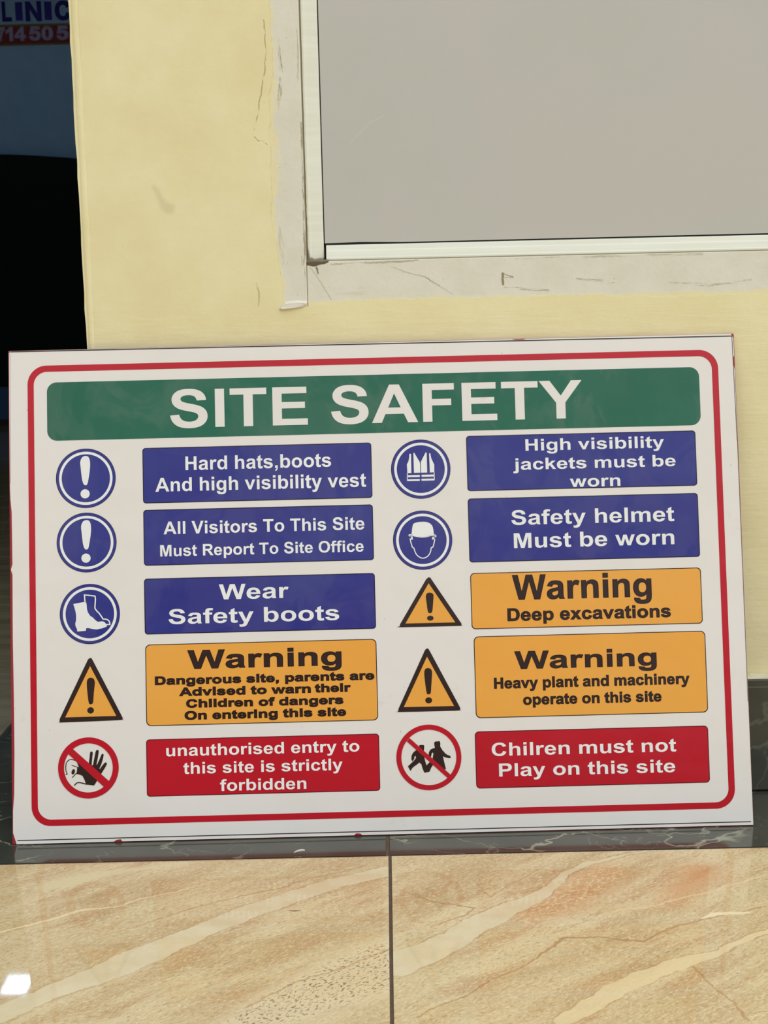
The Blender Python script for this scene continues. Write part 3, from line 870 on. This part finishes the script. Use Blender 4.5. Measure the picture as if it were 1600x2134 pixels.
# shading of the gap between frame, mitre and bead, painted as a strip
o = Boxes(); o.box(JX1 - 0.0002, JX1 + 0.0012, 0.006, 0.06, 0.63, 1.88, 0); o.box(JX1, 1.23, 0.0075, 0.06, 0.6920, 0.6945, 0)
o.build('frame_joint', M_GROOVE, win)


def profile_bar(name, prof, axis, a0, a1, mat):
    """prof = (across, depth) outline; axis 'z' = upright bar, 'x' = level bar"""
    n = len(prof)
    v = []
    for t in (a0, a1):
        for p, d in prof:
            v.append((p, d, t) if axis == 'z' else (t, d, p))
    f = [(i, (i + 1) % n, n + (i + 1) % n, n + i) for i in range(n)] + [tuple(range(n))[::-1], tuple(range(n, 2 * n))]
    ob = link_mesh(name, v, f, mat, win)
    bm = bmesh.new(); bm.from_mesh(ob.data); bmesh.ops.recalc_face_normals(bm, faces=bm.faces); bm.to_mesh(ob.data); bm.free()
    return bevel(ob, 0.0006)


profile_bar('glazing_bead', [(-0.0880, 0.0075), (-0.0850, 0.0072), (-0.0835, 0.0095), (-0.0690, 0.0130), (-0.0678, 0.0145), (-0.0678, 0.05), (-0.0880, 0.05)], 'z', 0.694, 1.88, M_BEAD)
bead = profile_bar('glazing_bead', [(0.6937, 0.0072), (0.6958, 0.0068), (0.6972, 0.0078), (0.7048, 0.0098), (0.7056, 0.0110), (0.7110, 0.0125), (0.7122, 0.0145), (0.7122, 0.05), (0.6937, 0.05)], 'x', -0.0650, 1.23, M_BEAD)
o = Boxes(); o.box(-0.0679, -0.0660, 0.0165, 0.03, 0.694, 1.88); o.box(-0.0679, 1.23, 0.0165, 0.03, 0.7100, 0.7145)
o.build('gasket', M_GASKET, win)
o = Boxes()
o.v = [(-0.0664, 0.0185, 0.7146), (-0.02, 0.0185, 0.7152), (0.03, 0.0185, 0.7140), (0.48, 0.0185, 0.7142), (1.23, 0.0185, 0.7142), (1.23, 0.0185, 1.88), (-0.0664, 0.0185, 1.88)]
o.f = [(0, 1, 2, 3, 4, 5, 6)]; o.k = [0]
pane = o.build('pane', M_PANE, win)
sd_ = pane.modifiers.new('solid', 'SOLIDIFY'); sd_.thickness = 0.004; sd_.offset = 1.0
tag(pane, 'plain light grey panel')
# lump of filler left at the corner of the frame
M_FILL = plain('filler', (226, 220, 202), 0.7, vary=0.08, scale=60)
lp = [(-0.1263, 0.6345), (-0.1240, 0.6372), (-0.1178, 0.6440), (-0.1031, 0.6452), (-0.0895, 0.6440), (-0.0900, 0.6405), (-0.0940, 0.6360), (-0.1074, 0.6344), (-0.1150, 0.6340), (-0.1231, 0.6327)]
bm = bmesh.new()
vf = [bm.verts.new((a, 0.0005 - 0.0005, q)) for a, q in lp]
cx_ = sum(a for a, q in lp) / len(lp); cz_ = sum(q for a, q in lp) / len(lp)
vm = [bm.verts.new((cx_ + (a - cx_) * 0.86, -0.0030 - 0.0010 * math.sin(i * 1.7), cz_ + (q - cz_) * 0.72)) for i, (a, q) in enumerate(lp)]
vb = [bm.verts.new((a, 0.0060, q)) for a, q in lp]
n = len(lp)
for i in range(n):
    j = (i + 1) % n
    bm.faces.new((vf[i], vf[j], vm[j], vm[i])); bm.faces.new((vb[i], vb[j], vf[j], vf[i]))
bm.faces.new(vm)
bmesh.ops.recalc_face_normals(bm, faces=bm.faces)
me = bpy.data.meshes.new('filler_lump'); bm.to_mesh(me); bm.free(); me.materials.append(M_FILL)
fl = bpy.data.objects.new('filler_lump', me); col.objects.link(fl); fl.parent = win
bevel(fl, 0.0012, 2, 0.3)
tag(fl, 'lump of white filler at the frame corner')

# ================================================================== the safety sign
def vinyl(name, rgb, rgb2=None, rough=0.16, spec=0.28, painted_haze=0.0):
    mt, g, b = material(name, rough, spec)
    P = g.pos()
    rgb2 = rgb2 or tuple(x * 0.97 for x in rgb)
    c = g.mix(g.step(g.noise(P, 6, 4, 0.6), 0.3, 0.7), lin(*rgb), lin(*rgb2))
    if name == 'white_vinyl':
        c = g.mix(g.step(g.noise(g.mapping(P, scale=(1, 1, 0.5)), 170, 3, 0.6), 0.745, 0.80), c, lin(176, 164, 150))
        c = g.mix(g.math('MULTIPLY', g.step(g.noise(P, 26, 4, 0.6), 0.66, 0.78), 0.25), c, lin(188, 180, 168))
    if painted_haze:  # patchy pale haze of reflections, painted into the colour
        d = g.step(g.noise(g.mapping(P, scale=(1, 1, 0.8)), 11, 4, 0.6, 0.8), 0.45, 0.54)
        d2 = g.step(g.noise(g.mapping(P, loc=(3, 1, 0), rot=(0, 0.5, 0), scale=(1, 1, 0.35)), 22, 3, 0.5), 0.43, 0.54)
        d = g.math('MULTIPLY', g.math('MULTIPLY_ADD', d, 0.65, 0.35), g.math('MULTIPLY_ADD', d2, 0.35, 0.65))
        c = g.mix(g.math('MULTIPLY', d, painted_haze), c, lin(168, 160, 150))
    g.put(b.inputs['Base Color'], c)
    h = g.noise(P, 7, 3, 0.55)
    h = g.math('ADD', h, g.math('MULTIPLY', g.noise(g.mapping(P, scale=(1, 1, 0.03)), 330, 1, 0.5), 0.012))
    bump(g, b, h, 0.18, 0.012)
    return mt


M_WHITE = vinyl('white_vinyl', (226, 220, 212), (224, 218, 208))
M_INK = vinyl('white_lettering_vinyl', (236, 236, 230))
M_RED = vinyl('red_vinyl', (186, 20, 36), (180, 22, 36))
M_BLUE = vinyl('blue_vinyl', (42, 38, 124), (36, 44, 126), painted_haze=0.062)
M_NAVY = vinyl('navy_outline_vinyl', (34, 24, 54))
M_GRN = vinyl('green_vinyl', (0, 92, 66), (0, 96, 70), painted_haze=0.10)
M_ORA = vinyl('orange_vinyl', (232, 162, 66), (230, 164, 70))
M_BLK = vinyl('brown_black_vinyl', (50, 32, 26))
M_DKR = vinyl('dark_red_outline_vinyl', (96, 12, 22))
M_CORE = plain('red_board_core', (150, 16, 28), 0.4)
M_EDGE = plain('dark_edge_line', (44, 36, 30), 0.5)

LEAN, PHI, BH, BW = 0.2114, 0.00961, 604.0, 900.0
sign = empty('site_safety_sign')
ex = Vector((math.cos(PHI), math.sin(PHI), 0))
nrm = Vector((-math.sin(PHI), math.cos(PHI), 0))
upv = Vector((0, 0, math.cos(LEAN))) + nrm * math.sin(LEAN)
inw = upv.cross(ex)                  # into the board, away from the viewer
ms = Matrix.Identity(4)
for i in range(3):
    ms[i][0], ms[i][1], ms[i][2] = ex[i], inw[i], upv[i]
ms[0][3], ms[1][3], ms[2][3] = -0.46011, -0.1395, 0.0003 + 0.004 * math.sin(LEAN)
sign.matrix_world = ms
tag(sign, 'large white site safety sign board with red border leaning against the yellow wall', 'sign')

bk = Boxes(); bk.box(0.0, BW / 1000, 0.0002, 0.004, 0, BH / 1000)
tag(bk.build('backing_board', M_CORE, sign), 'red backing board showing at the worn left edge')
fs = Print(0.0)
sheet = [(5.0, 0.2), (123, 0.3), (126, 2.4), (131, 3.0), (133, 0.4), (414, 0.4), (417, 2.8), (422, 2.2), (424, 0.4), (899.7, 0.6), (899.6, 300), (899.4, 559), (898.0, 566), (898.2, 574), (899.4, 577),
         (899.3, 598), (896.5, 603.8), (642, 603.7), (638, 602.7), (628, 602.8), (624, 603.7), (310, 603.6), (3, 603.7), (1.0, 601), (0.8, 520), (0.8, 432), (1.2, 420), (2.6, 404), (3.0, 340), (1.0, 333), (2.9, 327), (2.6, 250), (3.2, 180), (3.4, 110), (2.6, 60), (1.0, 40), (0.8, 14)]
fs.fill([sheet])
tag(fs.build('face_sheet', M_WHITE, sign), 'white printed face sheet')
ln = Print(-0.00012)
for a, q, w in (((6, 4.6), (897, 4.4), 1.2), ((3, 602.8), (897.5, 601.0), 1.4), ((897.6, 601), (899.0, 470), 0.7), ((899.2, 470), (899.2, 150), 0.45), ((2.2, 603), (1.5, 440), 0.3)):
    ln.stroke([a, q], w)
ln.build('edge_line', M_EDGE, sign)

bd = Print(-0.0002)
bd.ring(rrect(23.6, 21.0, 879.0, 584.6, 23.5, 12), rrect(31.2, 28.7, 871.2, 576.8, 16.5, 12))
tag(bd.build('border_stripe', M_RED, sign), 'red rounded border stripe')


def panel(rect, radius, fill, rim, rim_w, label, lines, ink, name='message_panel'):
    p = Print(-0.0002)
    a, q, c_, d = rect
    o_ = rrect(a, q, c_, d, radius)
    i_ = rrect(a + rim_w, q + rim_w, c_ - rim_w, d - rim_w, radius - rim_w * 0.6)
    p.ngon(i_, 0); p.ring(o_, i_, 1)
    ob = tag(p.build(name, [fill, rim], sign), label)
    for ln_ in lines:
        t = Print(-0.0004)
        text(t, *ln_)
        t.build('text_line', ink, ob)
    return ob


panel((47.4, 490.8, 855.0, 563.3), 12, M_GRN, M_GRN, 0.6, 'green title banner reading SITE SAFETY', [('SITE SAFETY', 199.1, 708.9, 503.1, 47.4)], M_WHITE, 'title_banner')
panel((164.2, 410.5, 446.6, 479.1), 4, M_BLUE, M_NAVY, 1.2, 'blue panel reading Hard hats,boots And high visibility vest',
      [('Hard hats,boots', 217.0, 396.5, 450.4, 16.9), ('And high visibility vest', 179.6, 439.1, 424.6, 16.9)], M_INK)
panel((164.2, 333.8, 446.6, 402.5), 4, M_BLUE, M_NAVY, 1.2, 'blue panel reading All Visitors To This Site Must Report To Site Office',
      [('All Visitors To This Site', 188.8, 435.7, 371.9, 15.5), ('Must Report To Site Office', 184.3, 434.1, 344.7, 14.0)], M_INK)
panel((163.9, 249.7, 447.0, 318.0), 4, M_BLUE, M_NAVY, 1.2, 'blue panel reading Wear Safety boots',
      [('Wear', 255.5, 341.0, 290.2, 18.5), ('Safety boots', 193.3, 402.1, 261.6, 18.1)], M_INK)
panel((164.2, 138.3, 446.9, 237.4), 6, M_ORA, M_BLK, 1.0, 'orange warning panel about dangerous site',
      [('Warning', 215.6, 403.9, 206.8, 22.0, 0.5), ('Dangerous site, parents are', 175.4, 443.4, 188.3, 9.6, 0.55), ('Advised to warn', 204.8, 365.6, 174.1, 9.6, 0.55),
       ('their', 370.3, 414.3, 174.4, 9.6, 0.55), ('Children of dangers', 213.0, 405.1, 159.7, 9.5, 0.55), ('On entering this site', 210.9, 408.0, 145.2, 9.6, 0.55)], M_BLK)
panel((163.6, 53.2, 447.3, 122.2), 4, M_RED, M_DKR, 1.0, 'red panel reading unauthorised entry to this site is strictly forbidden',
      [('unauthorised entry to', 187.9, 423.1, 101.2, 14.0), ('this site is strictly', 208.5, 402.1, 79.5, 13.9), ('forbidden', 252.7, 357.5, 57.8, 13.9)], M_INK)
panel((563.8, 415.8, 847.6, 484.3), 4, M_BLUE, M_NAVY, 1.2, 'blue panel reading High visibility jackets must be worn',
      [('High visibility', 636.9, 808.3, 464.1, 14.4), ('jackets must be', 620.8, 821.7, 440.7, 14.3), ('worn', 690.3, 752.6, 417.8, 14.4)], M_INK)
panel((563.7, 327.9, 847.6, 406.7), 4, M_BLUE, M_NAVY, 1.2, 'blue panel reading Safety helmet Must be worn',
      [('Safety helmet', 616.7, 817.6, 372.8, 18.0), ('Must be worn', 619.0, 816.5, 344.2, 18.3)], M_INK)
panel((564.1, 246.0, 847.8, 314.8), 5, M_ORA, M_BLK, 1.0, 'orange warning panel about deep excavations',
      [('Warning', 615.3, 786.4, 281.0, 29.8, 0.4), ('Deep excavations', 608.3, 808.9, 255.2, 15.0, 0.4)], M_BLK)
panel((566.1, 137.7, 850.1, 237.2), 6, M_ORA, M_BLK, 1.0, 'orange warning panel about heavy plant and machinery',
      [('Warning', 615.3, 789.4, 196.5, 21.0, 0.4), ('Heavy plant and machinery', 589.4, 828.8, 173.2, 12.8, 0.4), ('operate on this site', 624.3, 793.7, 152.7, 12.6, 0.4)], M_BLK)
panel((564.1, 52.7, 849.1, 121.7), 5, M_RED, M_DKR, 1.0, 'red panel reading Chilren must not Play on this site',
      [('Chilren must not', 584.2, 809.3, 91.5, 15.8), ('Play on this site', 592.4, 807.2, 66.5, 15.7)], M_INK)


def mandatory(cx, cy, r, label):
    p = Print(-0.0002)
    p.ngon(circle(cx, cy, r - 0.7), 0); p.ring(circle(cx, cy, r), circle(cx, cy, r - 0.7), 1)
    ob = tag(p.build('mandatory_disc', [M_BLUE, M_NAVY], sign), label)
    q = Print(-0.0003)
    q.ring(circle(cx, cy, r * 0.895), circle(cx, cy, r * 0.808))
    q.build('white_ring', M_INK, ob)
    return ob


def symbol(ob, draw, mats=None, name='symbol'):
    q = Print(-0.0004)
    draw(q)
    return q.build(name, mats or M_INK, ob)


EX = pts('93.8,471.0 90.4,469.7 88.3,466.5 87.5,462.4 88.1,455.8 88.9,447.5 89.7,441.5 90.9,437.3 92.3,435.2 93.8,434.8 95.3,435.3 96.5,437.8 97.7,443.7 98.9,450.8 99.7,459.1 99.5,464.4 98.6,468.0 96.9,470.3')


def excl(dx, dy):
    def d(q):
        q.fill([[(a + dx, b_ + dy) for a, b_ in catmull(EX, 4, True)]])
        q.ngon(circle(93.1 + dx, 424.2 + dy, 5.65, 36))
    return d


symbol(mandatory(94.2, 443.4, 36.75, 'topmost blue disc with white exclamation mark'), excl(0, 0), name='exclamation_mark')
symbol(mandatory(94.2, 364.2, 36.75, 'second blue disc with white exclamation mark'), excl(0.15, -79.2), name='exclamation_mark')


def boot(q):
    q.fill([pts('77.0,289.2 92.3,291.7 93.2,288.8 93.7,282.2 94.9,278.3 97.3,274.4 100.6,272.1 103.9,268.7 106.6,266.7 112.1,267.2 114.8,266.3 116.5,264.3 117.5,262.3 117.8,260.7 112.0,258.6 105.4,257.4 99.9,258.1 95.5,259.3 92.5,259.4 91.9,256.1 81.6,255.5 81.2,258.3 79.6,261.7 79.1,265.0 80.2,269.3 80.3,274.8 79.8,279.2 78.5,284.2')])
    q.stroke(pts('91.4,291.0 91.1,294.9 90.8,299.9 97.1,299.2 103.7,298.2 104.2,294.6 103.8,289.6 103.4,284.1 103.8,282.5 105.9,279.7 108.9,276.6 111.6,272.4 113.2,269.9 115.4,269.8 118.2,269.2 120.4,267.5 121.2,265.6 121.4,263.2 117.0,263.0'), 1.5)


symbol(mandatory(97.1, 276.5, 36.8, 'blue disc with white safety boot'), boot, name='boot_symbol')


def vest(q):
    # left half, then right half, cut by the blue braces, belt bands and centre gap
    q.fill([pts('493.4,464.0 495.4,463.6 495.2,440.1 490.3,440.0 489.9,450.7 492.0,454.8 493.0,459.5')])
    q.fill([pts('498.3,464.3 499.1,465.3 499.9,464.1 502.8,458.7 505.6,453.9 506.2,450.9 506.2,440.2 498.4,440.2')])
    q.fill([pts('513.6,465.5 514.7,464.2 514.7,440.1 507.2,440.2 507.2,453.2 509.2,457.4')])
    q.fill([pts('517.7,463.8 519.2,464.0 520.2,457.7 522.2,452.9 523.7,449.9 523.5,440.2 518.0,440.1')])
    for a, b_, c_, d in ((489.75, 505.6, 434.9, 437.4), (507.6, 523.55, 435.0, 437.5), (489.7, 505.5, 430.1, 432.3), (507.3, 523.6, 430.2, 432.5)):
        q.ngon(rrect(a, c_, b_, d, 0.8, 3))
    q.stroke([(490.2, 440.1), (489.9, 430.3)], 0.9)
    q.stroke([(523.3, 440.1), (523.4, 430.5)], 0.9)


symbol(mandatory(506.9, 444.6, 36.65, 'blue disc with white high visibility vest'), vest, name='vest_symbol')


def helmet(q):
    q.fill([catmull(pts('493.5,364.4 494.2,370.5 495.3,375.8 496.8,377.7 501.2,379.1 507.2,379.5 511.9,379.1 516.0,377.4 518.9,374.6 520.2,370.5 520.7,366.3 521.2,363.3'), 3) +
            pts('521.2,363.3 517.4,362.3 512.6,360.7 508.4,360.0 504.3,360.5 499.6,361.9 494.9,363.2')])
    q.stroke(catmull(pts('493.5,364.1 490.8,364.0 490.1,363.0 491.1,362.3 494.3,362.7 499.6,361.5 506.7,360.3 512.6,360.9 517.6,362.2 522.4,362.4 523.5,361.5 522.6,360.5 520.0,360.4'), 3), 1.0)
    q.stroke(pts('520.8,363.2 523.2,362.7'), 0.9)
    q.fill([pts('492.8,361.7 494.6,361.6 494.9,357.6 492.4,358.1')])
    q.fill([pts('518.7,360.7 520.8,360.7 521.1,358.0 518.4,357.0')])
    q.stroke(pts('493.0,358.4 491.6,358.7 492.3,354.6 493.9,348.6 496.0,347.1 496.8,343.9') + catmull(pts('496.8,343.9 499.0,339.1 503.1,335.7 507.2,334.7 511.9,336.4 515.0,339.9 516.5,343.4'), 4)[1:] +
             pts('517.1,347.2 519.3,348.0 520.6,352.1 521.8,357.4 520.8,358.3'), 1.25)


symbol(mandatory(506.9, 356.9, 36.45, 'blue disc with helmeted head'), helmet, name='helmet_symbol')


def triangle(outer, inner, mark, dot, label):
    o_ = pts(outer)
    p = Print(-0.0002)
    p.fill([catmull(o_, 3, True)])
    ob = tag(p.build('warning_triangle', M_BLK, sign), label)
    q = Print(-0.0003); q.ngon(pts(inner)); q.build('orange_field', M_ORA, ob)
    s = Print(-0.0004); s.fill([catmull(pts(mark), 3, True)]); s.ngon(circle(*dot[:3], 32, dot[3])); s.build('exclamation_mark', M_BLK, ob)


triangle('97.0,222.9 94.4,221.2 92.9,218.6 60.4,153.0 59.1,150.4 58.8,146.1 63.1,145.4 130.1,146.4 134.9,147.3 135.0,149.0 133.9,152.6 100.0,219.7 98.8,221.7', '96.6,213.0 65.6,151.5 127.8,151.7',
         '97.1,199.0 94.5,198.1 92.8,195.6 92.3,190.9 92.8,182.7 93.6,174.6 94.3,169.3 95.2,167.1 96.7,166.6 98.5,167.0 99.8,169.2 100.4,175.6 101.3,184.3 102.2,192.4 101.6,195.9 100.0,198.0', (96.6, 159.2, 4.1, 3.85),
         'tall orange warning triangle beside the dangerous site panel')
triangle('513.0,311.0 510.0,308.7 508.6,306.6 478.2,257.2 476.8,254.9 476.1,252.0 477.8,250.7 547.0,250.6 551.4,251.3 551.4,253.4 550.1,256.0 516.7,308.0 515.3,310.1', '512.8,303.7 483.1,255.2 544.2,255.0',
         '513.7,292.2 510.7,291.6 509.2,289.3 508.9,286.4 509.7,279.3 510.5,271.7 511.4,268.0 513.3,266.9 515.4,267.6 516.6,270.3 517.5,278.0 518.3,286.2 518.2,289.7 516.6,291.5', (513.7, 261.0, 4.0, 3.05),
         'low orange warning triangle beside the deep excavations panel')
triangle('508.9,224.2 506.3,222.2 504.9,219.6 473.4,154.6 472.2,152.1 471.7,148.7 474.9,147.6 542.0,147.5 546.7,148.6 546.9,150.6 545.5,154.5 512.2,220.4 510.9,222.7', '508.4,214.1 478.5,153.5 539.8,153.3',
         '509.2,200.2 506.5,199.6 504.9,197.1 504.5,192.2 505.1,184.1 505.9,176.0 506.7,170.7 507.5,168.6 509.1,168.2 511.0,168.7 512.0,170.9 512.6,177.1 513.4,185.7 514.1,193.8 513.6,197.5 511.8,199.5', (509.0, 160.9, 4.2, 3.7),
         'tall orange warning triangle beside the heavy plant panel')


def prohibition(cx, cy, r, ri, bar, label, name, draw):
    p = Print(-0.00045)
    p.ring(circle(cx, cy, r), circle(cx, cy, ri))
    p.y = -0.00055
    p.ngon(pts(bar))
    ob = tag(p.build('prohibition_ring', M_RED, sign), label)
    q = Print(-0.0003)
    draw(q)
    q.build(name, M_BLK, ob)


def hand(q):
    # the fingers and the palm either side of the bar are one hand
    q.fill([pts('79.5,90.6 81.4,91.4 80.9,94.4 84.0,97.0 93.5,94.0 94.8,103.2 95.3,108.1 96.1,109.3 97.2,109.6 98.3,108.9 98.6,107.5 97.8,101.0 97.1,94.5 97.3,92.6 98.7,93.1 100.1,99.8 101.9,108.5 102.7,110.6 104.4,111.4 105.7,110.7 105.9,108.9 104.5,100.8 102.9,93.8 103.6,93.2 106.7,99.7 109.2,105.6 110.3,106.5 111.4,106.1 111.8,104.4 110.5,99.0 108.8,93.7 106.4,88.8 107.0,88.0 109.9,92.0 112.6,95.2 114.3,96.0 115.5,95.1 115.3,93.2 113.1,89.2 110.3,84.9 107.8,80.9 103.3,73.7 99.7,68.4 89.9,69.7 89.6,71.4 87.8,76.3 85.7,80.4 82.4,81.9 78.6,82.8')])
    q.stroke(catmull(pts('81.2,92.7 79.8,96.6 77.7,98.9 74.9,99.9 72.2,100.5 69.2,99.6 67.0,97.4 65.9,94.2 65.5,90.4 66.0,86.6 67.2,83.1'), 3), 1.0)
    q.stroke(pts('67.5,83.6 67.2,83.1 65.4,82.2'), 1.0)
    q.stroke(pts('72.7,93.5 80.3,90.9'), 0.8)
    q.stroke(pts('73.3,78.6 77.5,82.8 79.6,84.6'), 1.0)
    q.stroke(catmull(pts('75.7,68.9 78.4,71.7 81.2,72.4 84.5,71.9 90.5,70.2'), 3), 1.3)
    q.ngon([(74.6 + 2.05 * math.cos(t) + 0.6 * math.sin(t), 85.5 + 3.2 * math.sin(t)) for t in [i * 2 * math.pi / 28 for i in range(28)]])


prohibition(93.1, 89.8, 36.85, 29.6, '66.4,109.5 72.0,115.4 121.5,70.0 114.6,63.6', 'red prohibition ring over head and raised hand', 'hand_symbol', hand)


def kids(q):
    q.fill([pts('495.9,106.8 497.8,107.2 501.2,107.0 502.2,105.9 501.8,101.5 501.3,99.1 500.5,96.5 501.5,93.5 502.6,88.6 504.2,82.3 508.1,86.0 512.5,88.9 512.4,82.8 509.8,79.2 507.8,74.6 501.9,73.5 500.7,75.1 499.2,79.4 498.1,83.8 495.7,86.0 493.1,83.9 489.3,81.5 486.8,79.4 484.7,76.0 481.6,81.7 485.7,85.3 490.2,89.5 491.8,91.9 491.2,94.1 490.0,93.5 489.3,90.2 487.3,87.7 486.1,89.6 486.3,93.9 487.6,97.0 489.8,99.4 493.0,101.5 496.2,104.2')])
    q.fill([pts('514.3,108.0 514.7,110.2 516.2,110.9 521.2,111.1 521.9,108.4 521.6,104.7 524.0,100.4 527.7,96.0 530.1,94.3 533.2,93.3 534.3,90.5 531.9,90.3 528.1,91.3 524.6,92.6 525.6,87.4 527.9,76.8 525.9,77.2 520.4,81.4 512.4,84.0 512.0,90.8 513.0,95.7 512.5,97.9 510.9,96.4 510.1,92.4 507.1,94.0 507.5,97.7 509.4,101.0 512.3,102.5 515.1,103.1 514.7,105.5')])


prohibition(507.4, 91.9, 39.6, 33.5, '480.9,112.0 484.4,115.9 536.3,67.5 532.6,63.5', 'red prohibition ring over two running children', 'children_symbol', kids)

# ================================================================== room behind: banner on the back wall, counter, ceiling light
M_BANW = plain('banner_pale_blue_white', (166, 210, 255), 0.6)
M_BANR = plain('banner_red', (140, 14, 44), 0.6)
M_BANG = plain('banner_gold', (128, 110, 40), 0.6)
M_BANB = plain('banner_dark_blue', (30, 20, 170), 0.6)
M_BANL = plain('banner_lilac_letters', (214, 206, 255), 0.6)
ban = empty('clinic_banner', (0, 6.2, 1.40))
tag(ban, 'pale clinic banner with red telephone stripe on the dark back wall of the room', 'banner')


class Ban(Print):
    pass


bp = Boxes(); bp.box(-2.75, -1.10, 0.0, 0.02, 0.0, 0.95)
bp.build('panel', M_BANW, ban)
Z0 = 1400.0
s = Print(-0.001); s.ngon([(-2750, 2029 - Z0), (-1100, 2029 - Z0), (-1100, 2124 - Z0), (-2750, 2124 - Z0)])
s.build('telephone_stripe', M_BANR, ban)
s = Print(-0.0015)
for zc in (2026.0, 2126.0):
    s.ngon([(-2750, zc - 5 - Z0), (-1100, zc - 5 - Z0), (-1100, zc + 5 - Z0), (-2750, zc + 5 - Z0)])
s.build('gold_line', M_BANG, ban)
s = Print(-0.002)
for ch, a, c_, d, e in (('C', -2.10, -2.012, 2.148, 2.246), ('L', -1.9979, -1.9450, 2.149, 2.246), ('I', -1.9259, -1.8870, 2.149, 2.245), ('N', -1.8721, -1.7860, 2.148, 2.244), ('I', -1.7705, -1.7310, 2.149, 2.244), ('C', -1.7153, -1.6303, 2.148, 2.245)):
    text(s, ch, a * 1000, c_ * 1000, d * 1000 - Z0, (e - d) * 1000, 3.5 if ch != 'I' else 0.0, 0, True)
s.build('lettering', M_BANB, ban)
s = Print(-0.002)
for ch, a, c_ in (('7', -2.0326, -1.987), ('1', -1.9837, -1.9450), ('4', -1.9374, -1.8765), ('5', -1.8589, -1.7968), ('0', -1.7933, -1.73), ('5', -1.7123, -1.6477)):
    text(s, ch, a * 1000, c_ * 1000, 2047 - Z0, 69, 2.6, 0, True)
s.build('telephone_number', M_BANL, ban)

M_CGRN = plain('dark_green_counter', (2, 30, 22), 0.7, 0.2)
M_CBLU = plain('navy_plinth', (40, 84, 140), 0.4)
ctr_ = empty('reception_counter', (0, 5.95, 0))
tag(ctr_, 'dark green counter with navy foot at the far end of the dark room', 'counter')
bm = bmesh.new()
nx = 24
ring = []
for i in range(nx + 1):
    t = i / nx
    x = -2.9 + 1.8 * t
    zt = 1.432 - 0.10 * max(0.0, (x + 1.99)) ** 1.3 - 0.05 * max(0.0, -(x + 2.1))
    ring.append((bm.verts.new((x, 0, 0.212)), bm.verts.new((x, 0, zt)), bm.verts.new((x, 0.22, zt)), bm.verts.new((x, 0.22, 0.212))))
for a, c_ in zip(ring[:-1], ring[1:]):
    for i in range(4):
        bm.faces.new((a[i], c_[i], c_[(i + 1) % 4], a[(i + 1) % 4]))
bm.faces.new(ring[0]); bm.faces.new(ring[-1][::-1])
bmesh.ops.recalc_face_normals(bm, faces=bm.faces)
me = bpy.data.meshes.new('body'); bm.to_mesh(me); bm.free(); me.materials.append(M_CGRN)
o = bpy.data.objects.new('body', me); col.objects.link(o); o.parent = ctr_
bevel(o, 0.008)
pl = Boxes(); pl.box(-2.88, -1.12, 0.01, 0.21, 0.036, 0.212)
tag(pl.build('plinth', M_CBLU, ctr_), 'navy blue plinth')
pl = Boxes(); pl.box(-2.85, -1.15, 0.03, 0.19, 0.0, 0.036)
pl.build('foot', M_GASKET, ctr_)

lampm, g, b = material('ceiling_light_diffuser', 0.4)
b.inputs['Base Color'].default_value = (0.9, 0.92, 1.0, 1)
b.inputs['Emission Color'].default_value = (0.55, 0.76, 1.0, 1)
b.inputs['Emission Strength'].default_value = 24.0
M_TRIMW = plain('lamp_trim_white', (225, 225, 222), 0.4)
lamp = empty('ceiling_light', (-1.842, 4.738, 2.7))
tag(lamp, 'small square ceiling light, seen as a bright reflection in the floor tile', 'light')
bx = Boxes(); bx.box(-0.070, 0.070, -0.095, 0.095, -0.098, 0.0)
bx.build('housing', M_TRIMW, lamp)
bx = Boxes(); bx.box(-0.060, 0.060, -0.085, 0.085, -0.1, -0.098)
bx.build('diffuser', lampm, lamp)

# small white curl lying on the marble strip
M_SCR = plain('scrap_white', (226, 222, 210), 0.6)
curl = [(0.0, 0.0), (0.004, 0.0045), (0.009, 0.006), (0.0125, 0.0045)]
cv, cf = [], []
pc = catmull(curl, 4)
for i, (a, q) in enumerate(pc):
    w = 0.0011 * math.sin(math.pi * (i + 0.6) / (len(pc) + 0.2)) + 0.0003
    hgt_ = 0.0006 + 0.0012 * i / len(pc)
    cv += [(a, q - w, 0.0), (a, q + w, 0.0), (a, q + w, hgt_), (a, q - w, hgt_)]
for i in range(len(pc) - 1):
    for j in range(4):
        cf.append((4 * i + j, 4 * i + (j + 1) % 4, 4 * (i + 1) + (j + 1) % 4, 4 * (i + 1) + j))
cf += [(3, 2, 1, 0), tuple(4 * (len(pc) - 1) + i for i in range(4))]
sc = link_mesh('paper_scrap', cv, cf, M_SCR)
sc.location = (-0.116, -0.1835, 0.0003)
tag(sc, 'tiny curled white scrap on the dark marble strip in front of the sign', 'scrap')
